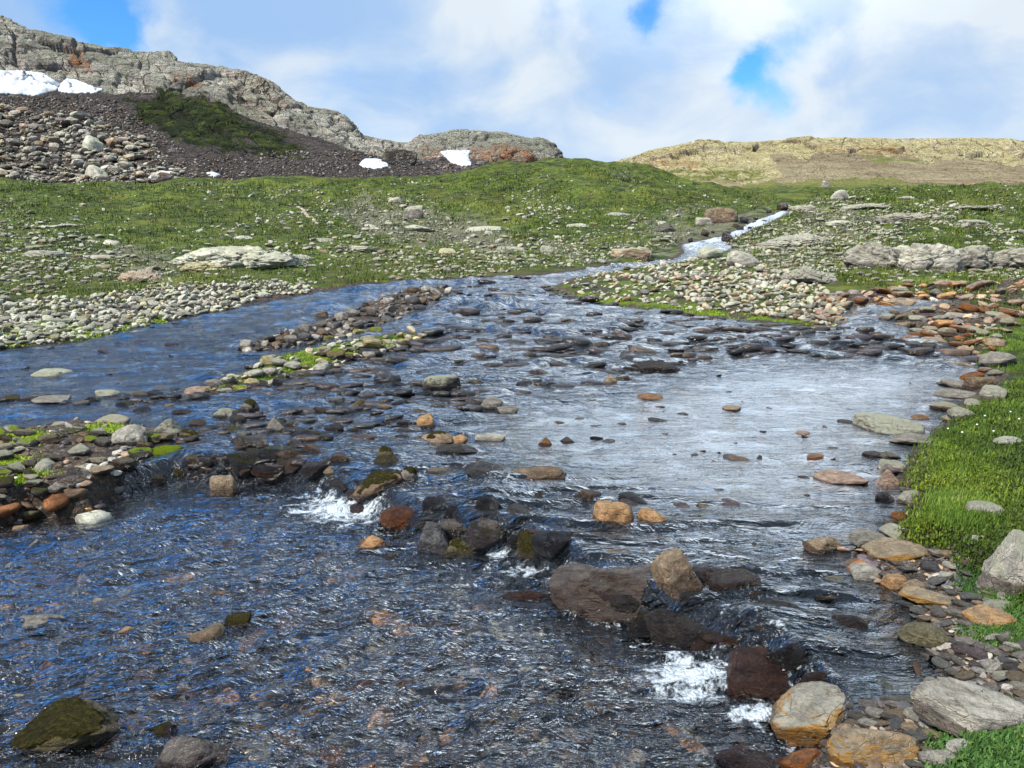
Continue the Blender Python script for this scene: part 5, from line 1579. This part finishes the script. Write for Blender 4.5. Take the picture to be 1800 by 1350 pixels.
OUT = [
    (365, 470, 300, 52, 'greenish white', "broad low outcrop of pale greenish bedrock on the left meadow", 3, dict(dp=.8, style='round', mat='face', sinkf=.55)),
    (330, 478, 130, 26, 'yellowish', "lower shelf of the pale outcrop, half in grass", 33, dict(dp=.8, style='angular', mat='face', sinkf=.55)),
    (470, 466, 100, 22, 'pale grey', "right-hand shelf of the pale outcrop on the left meadow", 34, dict(dp=.8, style='angular', mat='face', sinkf=.55)),
    (240, 494, 80, 26, 'pinkish', "small pinkish bedrock step below the pale outcrop", 4, dict(dp=.8, mat='face', style='angular', sinkf=.5)),
    (1560, 472, 130, 50, 'grey', "cracked pale green bedrock knob right of the stony fan", 6, dict(dp=.5, mat='face', style='angular')),
    (1640, 476, 120, 54, 'pale grey', "upright grey buttress in the middle of the bedrock wall", 16, dict(dp=.5, mat='face', style='block')),
    (1720, 474, 140, 48, 'grey', "grooved grey bedrock wall right of the upright buttress", 9, dict(dp=.5, mat='face', style='angular')),
    (1810, 472, 140, 42, 'grey', "grey bedrock wall cut by the right edge of the picture", 10, dict(dp=.5, mat='face', style='angular')),
    (1440, 500, 120, 34, 'grey', "low jumbled bedrock left of the pale green knob", 12, dict(dp=.6, mat='face', style='angular')),
    (640, 402, 70, 12, 'pale grey', "flat pale bedrock patch left of the bare patch", 60, dict(sub=5, dp=.9, style='angular', mat='face', sinkf=.6)),
    (720, 404, 90, 14, 'greenish white', "flat pale bedrock patch below the layered boulder", 61, dict(sub=5, dp=.9, style='angular', mat='face', sinkf=.6)),
    (560, 425, 60, 10, 'grey', "flat pale bedrock patch above the gravel bar's far end", 62, dict(sub=5, dp=.9, style='angular', mat='face', sinkf=.6)),
    (850, 405, 70, 12, 'pale grey', "flat pale bedrock patch in the middle of the slope", 63, dict(sub=5, dp=.9, style='angular', mat='face', sinkf=.6)),
    (640, 440, 80, 12, 'greenish white', "flat pale bedrock patch low on the slope above the stream", 64, dict(sub=5, dp=.9, style='angular', mat='face', sinkf=.6)),
    (900, 440, 60, 10, 'grey', "flat pale bedrock patch near the stream bend", 65, dict(sub=5, dp=.9, style='angular', mat='face', sinkf=.6)),
    (90, 400, 70, 12, 'pale grey', "flat pale bedrock patch near the far left edge", 66, dict(sub=5, dp=.9, style='angular', mat='face', sinkf=.6)),
    (160, 455, 60, 10, 'greenish white', "flat pale bedrock patch just left of the pale outcrop", 67, dict(sub=5, dp=.9, style='angular', mat='face', sinkf=.6)),
    (60, 450, 80, 14, 'grey', "flat pale bedrock patch at the left edge", 68, dict(sub=5, dp=.9, style='angular', mat='face', sinkf=.6)),
    (520, 455, 60, 10, 'pale grey', "flat pale bedrock patch right of the pale outcrop", 69, dict(sub=5, dp=.9, style='angular', mat='face', sinkf=.6)),
    (1010, 400, 60, 12, 'greenish white', "flat pale bedrock patch under the round green hilltop", 70, dict(sub=5, dp=.9, style='angular', mat='face', sinkf=.6)),
    (1080, 380, 70, 12, 'grey', "flat pale bedrock patch on the slope left of the cascade", 71, dict(sub=5, dp=.9, style='angular', mat='face', sinkf=.6)),
    (1560, 410, 80, 12, 'pale grey', "flat pale bedrock patch above the bedrock wall", 72, dict(sub=5, dp=.9, style='angular', mat='face', sinkf=.6)),
    (1490, 395, 70, 12, 'greenish white', "flat pale bedrock patch right of the cascade, upper part", 73, dict(sub=5, dp=.9, style='angular', mat='face', sinkf=.6)),
    (1600, 350, 60, 8, 'grey', "flat pale bedrock patch on the right skyline", 74, dict(sub=5, dp=.9, style='angular', mat='face', sinkf=.6)),
    (820, 345, 50, 8, 'pale grey', "flat pale bedrock patch high on the middle slope", 75, dict(sub=5, dp=.9, style='angular', mat='face', sinkf=.6)),
    (430, 420, 60, 9, 'greenish white', "flat pale bedrock patch behind the pale outcrop", 76, dict(sub=5, dp=.9, style='angular', mat='face', sinkf=.6)),
    (1310, 468, 60, 30, 'pale grey', "pale rounded boulder on the stony fan", 13, dict(sub=4, style='angular', name='boulder', cat='boulder')),
    (1250, 455, 46, 24, 'greenish white', "greenish boulder on the fan below the cascade", 15, dict(sub=4, style='angular', name='boulder', cat='boulder')),
    (1420, 432, 170, 24, 'grey', "sloping bare slab right of the cascade, low part", 21, dict(dp=1.0, tilt=(0, -6), mat='face', style='angular', sinkf=.55)),
    (1440, 372, 90, 18, 'grey', "bare bedrock at the head of the cascade", 22, dict(dp=1.0, mat='face', style='angular', sinkf=.5)),
    (1480, 352, 34, 20, 'pale grey', "rounded pale boulder near the head of the cascade", 23, dict(sub=4, style='round', name='boulder', cat='boulder')),
    (1453, 331, 17, 15, 'grey', "lone square boulder on the right skyline", 24, dict(sub=4, name='boulder', cat='boulder')),
    (1540, 368, 90, 16, 'grey', "rocky knoll beyond the cascade head", 26, dict(dp=1.0, mat='face', style='angular', sinkf=.5)),
    (1650, 388, 150, 20, 'grey', "long smooth slab of bedrock on the right slope", 25, dict(dp=1.2, tilt=(0, 3), mat='face', style='angular', sinkf=.55)),
    (1760, 368, 100, 14, 'grey', "upper smooth bedrock slab on the right slope near the edge", 27, dict(dp=1.2, mat='face', style='angular', sinkf=.55)),
    (1720, 402, 64, 18, 'dark grey', "dark undercut rock in the green right slope", 28, dict(sub=5)),
    (1172, 408, 46, 18, 'black', "black rock beside the foot of the cascade", 30, dict(sub=4, style='angular', mat='plain')),
    (1270, 392, 60, 30, 'brown', "brown rock wall on the far bank of the cascade", 31, dict(sub=5, mat='plain')),
    (1240, 398, 34, 18, 'grey', "grey knob above the foot of the cascade", 32, dict(sub=4, mat='dry')),
    (1110, 455, 70, 22, 'tan', "flat tan bedrock at the stream bend under the hill", 33, dict(sub=5, dp=.5)),
    (1130, 452, 34, 20, 'pale grey', "pale squarish boulder at the stream bend", 35, dict(sub=4, name='boulder', cat='boulder')),
    (962, 446, 24, 16, 'greenish white', "pale upright boulder on the meadow above the stream bend", 36, dict(sub=4, style='block', name='boulder', cat='boulder')),
    (727, 385, 40, 26, 'grey', "dark layered boulder on the mid meadow", 37, dict(sub=5, name='boulder', cat='boulder', style='slab', tilt=(0, -14))),
    (695, 357, 26, 12, 'pale grey', "pale flat boulder behind the layered boulder", 38, dict(sub=4, name='boulder', cat='boulder')),
    (190, 432, 36, 12, 'white', "whitish flat boulder above the pale outcrop", 39, dict(sub=4, name='boulder', cat='boulder', style='slab')),
    (787, 447, 34, 12, 'yellowish', "yellowish flat boulder on the meadow above the gravel bar", 40, dict(sub=4, name='boulder', cat='boulder', style='slab')),
    (700, 288, 66, 32, 'black', "black wet cliff face in the saddle between crag and knob", 43, dict(sub=5, style='block', mat='plain', which='left', dp=.5)),
    (157, 268, 40, 30, 'greenish white', "pale green tilted block on the talus slope", 41, dict(sub=4, name='talus_block', cat='boulder', style='slab', tilt=(0, 25), which='left')),
    (165, 314, 44, 28, 'pale grey', "large pale block at the foot of the talus", 42, dict(sub=4, name='talus_block', cat='boulder', style='angular', which='left')),
]
for cx, by, w, h, colr, label, seed, opt in OUT:
    outcrop(cx, by, w, h, colr, label, seed, **opt)


# ------------------------------------------------------------------ snow
def snow_material():
    m, t = new_mat("old_snow")
    p = t.n('ShaderNodeNewGeometry').outputs['Position']
    n = t.noise(p, .9, 6, .7)
    c = t.mix(t.sstep(n, .45, .70), (.56, .60, .66), (.34, .35, .36))
    t.out(t.principled(c, .7, t.bump(n, .3, .2), .2))
    return m


SNOW = snow_material()


def snow_patch(poly, label, thick=.25):
    P = np.array(poly, float)
    lo, hi = P.min(0) - 8, P.max(0) + 8
    nx, ny = int((hi[0] - lo[0]) / 2.0) + 2, int((hi[1] - lo[1]) / 1.0) + 2
    gx, gy = np.meshgrid(np.linspace(lo[0], hi[0], nx), np.linspace(lo[1], hi[1], ny))
    sd = poly_sd(gx.ravel(), gy.ravel() , poly)
    sd = sd + 1.6 * fbm(gx.ravel() * .08, gy.ravel() * .16, 0 * gx.ravel(), 1.0, 3)
    V = []
    for a, b, s in zip(gx.ravel(), gy.ravel(), sd):
        h, n = at(a, b, 'left')
        if h is None:
            V.append((0, 0, -50)); continue
        if n.y > 0: n = -n
        k = 1 - min(max((s + 5) / 6.5, 0), 1)
        q = h + n * (thick * (math.sqrt(k) - .35))
        V.append(tuple(q))
    V = np.array(V)
    keep = (sd < 1.5)
    Fq = grid_faces(ny, nx)
    Fq = Fq[keep[Fq].all(axis=1)]
    # drop faces stretched across a step in the hillside
    e = np.abs(V[Fq][:, 0, 1] - V[Fq][:, 2, 1]) < 6
    Fq = Fq[e]
    V, Fq, _ = compact(V, Fq, {})
    me = mesh_from("snow_patch", V, Fq, SNOW, True)
    o = link("snow_patch", me, label=label, category='snow patch', kind='thing')
    mod = o.modifiers.new("body", 'SOLIDIFY'); mod.thickness = .25; mod.offset = 0
    return o


snow_patch([(-120, 120), (0, 126), (45, 126), (75, 130), (95, 142), (104, 148), (100, 158), (62, 168), (20, 164), (-120, 166)], "large snow patch under the crag at the left edge", .4)
snow_patch([(104, 150), (118, 140), (135, 142), (160, 152), (180, 158), (165, 163), (120, 163), (104, 160)], "tapering snow patch right of the large one", .25)
snow_patch([(262, 314), (272, 302), (290, 302), (312, 306), (308, 311), (285, 314)], "small snow patch at the foot of the scree")
snow_patch([(364, 306), (374, 304), (386, 308), (376, 311)], "tiny snow remnant above the meadow", .3)
snow_patch([(632, 290), (642, 281), (660, 280), (680, 285), (682, 293), (660, 296), (640, 294)], "oval snow patch in the saddle between crag and knob")
snow_patch([(775, 268), (790, 266), (826, 266), (823, 275), (828, 290), (812, 292), (795, 286)], "tilted snow patch below the round knob")


# ------------------------------------------------------------------ footpaths on the meadow
def footpath(pts, wpx, label):
    P = [np.array(at(a, b)[0]) for a, b in pts]
    Q = []
    for i in range(len(P) - 1):
        for k in range(8):
            f = k / 8
            Q.append(P[i] * (1 - f) + P[i + 1] * f)
    Q.append(P[-1])
    V, m = [], 5
    for i, q in enumerate(Q):
        d = Q[min(i + 1, len(Q) - 1)] - Q[max(i - 1, 0)]
        s = np.array([-d[1], d[0]]); s /= np.linalg.norm(s) + 1e-9
        w = wpx * q[1] / FPX * (.8 + .5 * random.random())
        for k in range(m):
            x, y = q[0] + s[0] * w * (k / (m - 1) - .5), q[1] + s[1] * w * (k / (m - 1) - .5)
            V.append((x, y, drop(x, y) + (.05 if 0 < k < m - 1 else -.06)))
    me = mesh_from("path", np.array(V), grid_faces(len(Q), m)[:, ::-1], PATHM, True)
    o = link("path", me, kind='structure'); o['label'] = label


PATHM, _t = new_mat("trodden_gravel")
_p = _t.n('ShaderNodeNewGeometry').outputs['Position']
_t.out(_t.principled(_t.mix(_t.sstep(_t.noise(_p, 3.0, 5, .7), .4, .6), (.16, .13, .09), (.40, .36, .28)), .9))
footpath([(475, 352), (490, 344), (505, 338), (516, 334)], 5, "trodden footpath bend high on the left meadow")
footpath([(522, 364), (535, 370), (540, 378), (552, 386), (562, 394)], 8, "worn footpath dropping over the mid meadow")
footpath([(0, 492), (60, 480), (120, 462), (170, 447), (230, 432)], 4, "faint footpath crossing the left meadow")


# ------------------------------------------------------------------ grass and moss
def leaf_material(name, a, b, c):
    m, t = new_mat(name)
    k = t.attr('tint')
    col = t.ramp(k, [(0, a), (.55, b), (1, c)])
    t.out(t.principled(col, .65, None, .25))
    return m


def blades(name, P, length, width, n_per, spread, lean, mat, label, seed, segs=2):
    """bent blades: P (n,3) roots, length/width per root"""
    r = np.random.RandomState(seed)
    n = len(P) * n_per
    root = np.repeat(P, n_per, 0) + np.stack([r.normal(size=n) * np.repeat(spread, n_per), r.normal(size=n) * np.repeat(spread, n_per), np.zeros(n)], 1)
    L = np.repeat(length, n_per) * r.uniform(.5, 1.2, n); Wd = np.repeat(width, n_per) * r.uniform(.6, 1.2, n)
    az = r.uniform(0, 2 * math.pi, n); ln = np.abs(r.normal(size=n)) * lean
    dx, dy = np.cos(az), np.sin(az); sx, sy = -dy, dx
    Vs = []
    for k in range(segs + 1):
        f = k / segs
        o = L * f
        out = np.sin(ln * f) * o; up = np.cos(ln * f) * o
        c = root + np.stack([dx * out, dy * out, up - .003], 1)
        w = Wd * (1 - f * .85) * .5
        Vs += [c + np.stack([sx * w, sy * w, 0 * w], 1), c - np.stack([sx * w, sy * w, 0 * w], 1)]
    m = 2 * (segs + 1)
    V = np.stack(Vs, 1).reshape(-1, 3)
    base = (np.arange(n) * m)[:, None, None]
    q = np.array([[2 * k, 2 * k + 1, 2 * k + 3, 2 * k + 2] for k in range(segs)])
    Fq = (base + q[None]).reshape(-1, 4)
    tn = .5 + .9 * fbm(P[:, 0], P[:, 1], 0 * P[:, 0], .5, 4) + .7 * fbm(P[:, 0], P[:, 1], 0 * P[:, 0] + 5, 2.5, 3)
    tint = np.repeat(np.clip(np.repeat(.75 * tn + .25 * r.rand(len(P)), n_per) + r.normal(size=n) * .14, 0, 1), m)
    me = mesh_from(name, V, Fq, mat, True, dict(tint=tint))
    o = link(name, me, kind='stuff'); o['label'] = label
    return o


MG = leaf_material("fresh_grass", (.028, .060, .008), (.070, .14, .014), (.20, .28, .04))
MM = leaf_material("bank_moss", (.014, .028, .005), (.060, .105, .010), (.22, .27, .022))
MT = leaf_material("meadow_grass", (.010, .020, .004), (.052, .090, .009), (.18, .22, .022))
ML = leaf_material("lime_moss", (.10, .17, .006), (.22, .33, .010), (.38, .48, .03))
MC = leaf_material("creeping_leaves", (.02, .05, .012), (.05, .12, .025), (.16, .24, .05))


def spots(polys, n, seed, dens=None):
    r = np.random.RandomState(seed)
    out = []
    for poly in polys:
        P = np.array(poly, float); lo, hi = P.min(0), P.max(0)
        px = r.uniform(lo[0], hi[0], n * 3); py = r.uniform(lo[1], hi[1], n * 3)
        ok = poly_sd(px, py, poly) < 0
        if dens is not None:
            ok &= r.rand(len(px)) < dens(px, py)
        for a, b in list(zip(px[ok], py[ok]))[:n]:
            h, nn = at(a, b)
            if h is not None:
                out.append((h.x, h.y, h.z))
    return np.array(out)


def keep_land(P, lo=0.03):
    s = river_sd(P[:, 0], P[:, 1])
    return P[s > lo]


GBP = [[(1560, 935), (1600, 900), (1590, 850), (1600, 800), (1650, 750), (1690, 715), (1800, 655), (2100, 560), (2100, 1120), (1830, 1120), (1790, 1040), (1740, 1010), (1690, 985), (1640, 955)]]
P = spots(GBP, 15000, 41)
g_ = poly_sd(P[:, 0], P[:, 1], GRASSBANK)
P = P[g_ < .03]
d = P[:, 1]
blades("bank_moss", P, .010 + .0035 * d, .004 + .0014 * d, 5, .012 + .003 * d, .9, MM, "thick dark green moss on the right bank", 42)
TG = [[(1600, 800), (1640, 750), (1690, 715), (1800, 660), (2100, 560), (2100, 760), (1800, 800), (1700, 830), (1640, 850)], [(1640, 870), (1720, 870), (1760, 920), (1640, 930)], [(1655, 600), (1800, 560), (2100, 560), (2100, 650), (1760, 655)]]
P = keep_land(spots(TG, 1000, 43, lambda px, py: np.clip(.12 + 1.0 * sst(fbm(px * .02, py * .03, 0 * px, 1., 3), -.1, .3), 0, 1)))
d = P[:, 1]
blades("bank_grass", P, .022 + .0045 * d, .0022 + .0006 * d, 7, .02 + .004 * d, .55, MG, "fresh green grass blades on the right bank", 44, 3)
CP = [[(1640, 1300), (1680, 1255), (1760, 1240), (1900, 1250), (1900, 1450), (1640, 1450)], [(1690, 1110), (1800, 1090), (1830, 1150), (1740, 1130)], [(1690, 985), (1740, 1010), (1790, 1040), (1790, 1080), (1700, 1040)]]
P = spots(CP, 2200, 45)
blades("creeping_plants", P, np.full(len(P), .022), np.full(len(P), .011), 6, np.full(len(P), .016), 1.2, MC, "low leafy plants and moss at the lower right corner", 46)
P = keep_land(spots(LIME[:7], 1500, 47, lambda px, py: np.clip(.1 + sst(fbm(px * .02, py * .05, 0 * px, 1., 3), -.05, .25), 0, 1)), -.04)
d = P[:, 1]
blades("lime_moss", P, .006 + .0016 * d, .004 + .0012 * d, 5, .01 + .006 * d, 1.1, ML, "bright lime green moss along the waterline", 48)
P = keep_land(spots([[(-400, 322), (500, 320), (800, 312), (1040, 287), (1200, 320), (1380, 350), (1290, 380), (1180, 430), (1060, 462), (760, 492), (520, 510), (200, 540), (-400, 600)],
                     [(1400, 350), (1560, 325), (2200, 320), (2200, 560), (1800, 560), (1500, 505), (1330, 460), (1260, 430), (1320, 390)]], 15000, 49,
                    lambda px, py: np.clip(.25 + sst(fbm(px * .015, py * .05, 0 * px, 1., 3), -.2, .2), 0, 1)), .15)
d = P[:, 1]
blades("meadow_grass", P, .0035 * d + .02, .0011 * d + .002, 4, .004 * d, .8, MT, "short tufted grass of the green slopes", 50, 1)
for i, (a, b) in enumerate([(1730, 742), (1775, 735), (1716, 758), (1690, 772), (1665, 765), (1790, 748), (1745, 770)]):
    h, _ = at(a, b)
    if i == 0:
        V, Fq = ICO[2]
        r = np.random.RandomState(5)
        m, t = new_mat("cotton"); t.out(t.principled((.8, .8, .74), .9))
        HEADM = mesh_from('flower_head', V * (1 + .3 * r.rand(len(V), 1)) * np.array([[1, 1, .8]]), Fq, m)
        ang = np.linspace(0, 2 * math.pi, 6)[:5]
        ring = np.stack([np.cos(ang) * .12, np.sin(ang) * .12, 0 * ang], 1)
        STEMM = mesh_from('stem', np.concatenate([ring, ring + [[0, 0, -8]]]), [[k, (k + 1) % 5, 5 + (k + 1) % 5, 5 + k] for k in range(5)], MG)
    o = bpy.data.objects.new('cotton_flower', None); COL.objects.link(o)
    o['label'] = "white fluffy flower head in the grass of the right bank"; o['category'] = 'flower'; o['group'] = 'white flowers in the bank grass'
    for nm_, me in (('flower_head', HEADM), ('stem', STEMM)):
        link(nm_, me).parent = o
    s = .0055
    o.location = (h.x, h.y, h.z + s * 8.5); o.scale = (s, s, s)
# pale stones lying on the moss
for cx, by, w, h, st_, colr, label, k in [(1694, 884, 52, 20, 'long', 'tan', "pale curved stick-like stone lying on the moss", 3), (1652, 882, 30, 10, 'slab', 'tan', "small flat tan stone on the moss left of the stick-like one", 4),
                                         (1744, 905, 62, 28, 'slab', 'pale grey', "flaky whitish stone sunk in the moss", 5), (1682, 931, 24, 12, 'angular', 'white', "small white stone on the lower moss", 6),
                                         (1680, 975, 44, 12, 'long', 'tan', "thin tan stone at the lower edge of the moss", 7), (1782, 780, 52, 14, 'slab', 'white', "whitish flat stone in the grass near the right edge", 8),
                                         (1725, 948, 24, 10, 'angular', 'white', "tiny white stone right of the small one on the lower moss", 9), (1700, 1320, 60, 22, 'slab', 'white', "pale flat stone among the leafy plants in the corner", 10),
                                         (1660, 1350, 70, 40, 'angular', 'pale grey', "grey stone at the bottom edge beside the leafy plants", 11), (1770, 1075, 60, 22, 'slab', 'pale grey', "flat pale stone behind the white and orange shore stone", 12),
                                         (1590, 1240, 84, 22, 'slab', 'slate grey', "flat slate slab right of the ochre lichened boulder", 13), (1600, 1262, 96, 20, 'slab', 'brown', "long brown slab under the flat slate slab", 14),
                                         (1775, 1170, 40, 18, 'round', 'white', "smooth white pebble on the dark shore near the right edge", 15), (1780, 1195, 56, 16, 'slab', 'pale grey', "flat pale stone just below the smooth white pebble", 16),
                                         (1760, 610, 42, 18, 'round', 'tan', "rounded tan boulder on the grass beyond the bank", 17), (1770, 565, 34, 15, 'round', 'tan', "small tan boulder above the right bank meadow", 18),
                                         (1635, 610, 66, 22, 'round', 'tan', "large tan grey boulder at the side stream mouth", 19), (1600, 540, 76, 18, 'slab', 'tan', "long flat tan boulder in the side stream", 20),
                                         (1690, 560, 44, 12, 'slab', 'pale grey', "pale smooth stone by the side stream", 21)]:
    hero(cx, by, w, h, st_, colr, -1, 'river_stone', label, None, on='ground', mat='dry' if 'whit' in label or 'white' in label else 'plain', seed=300 + k)
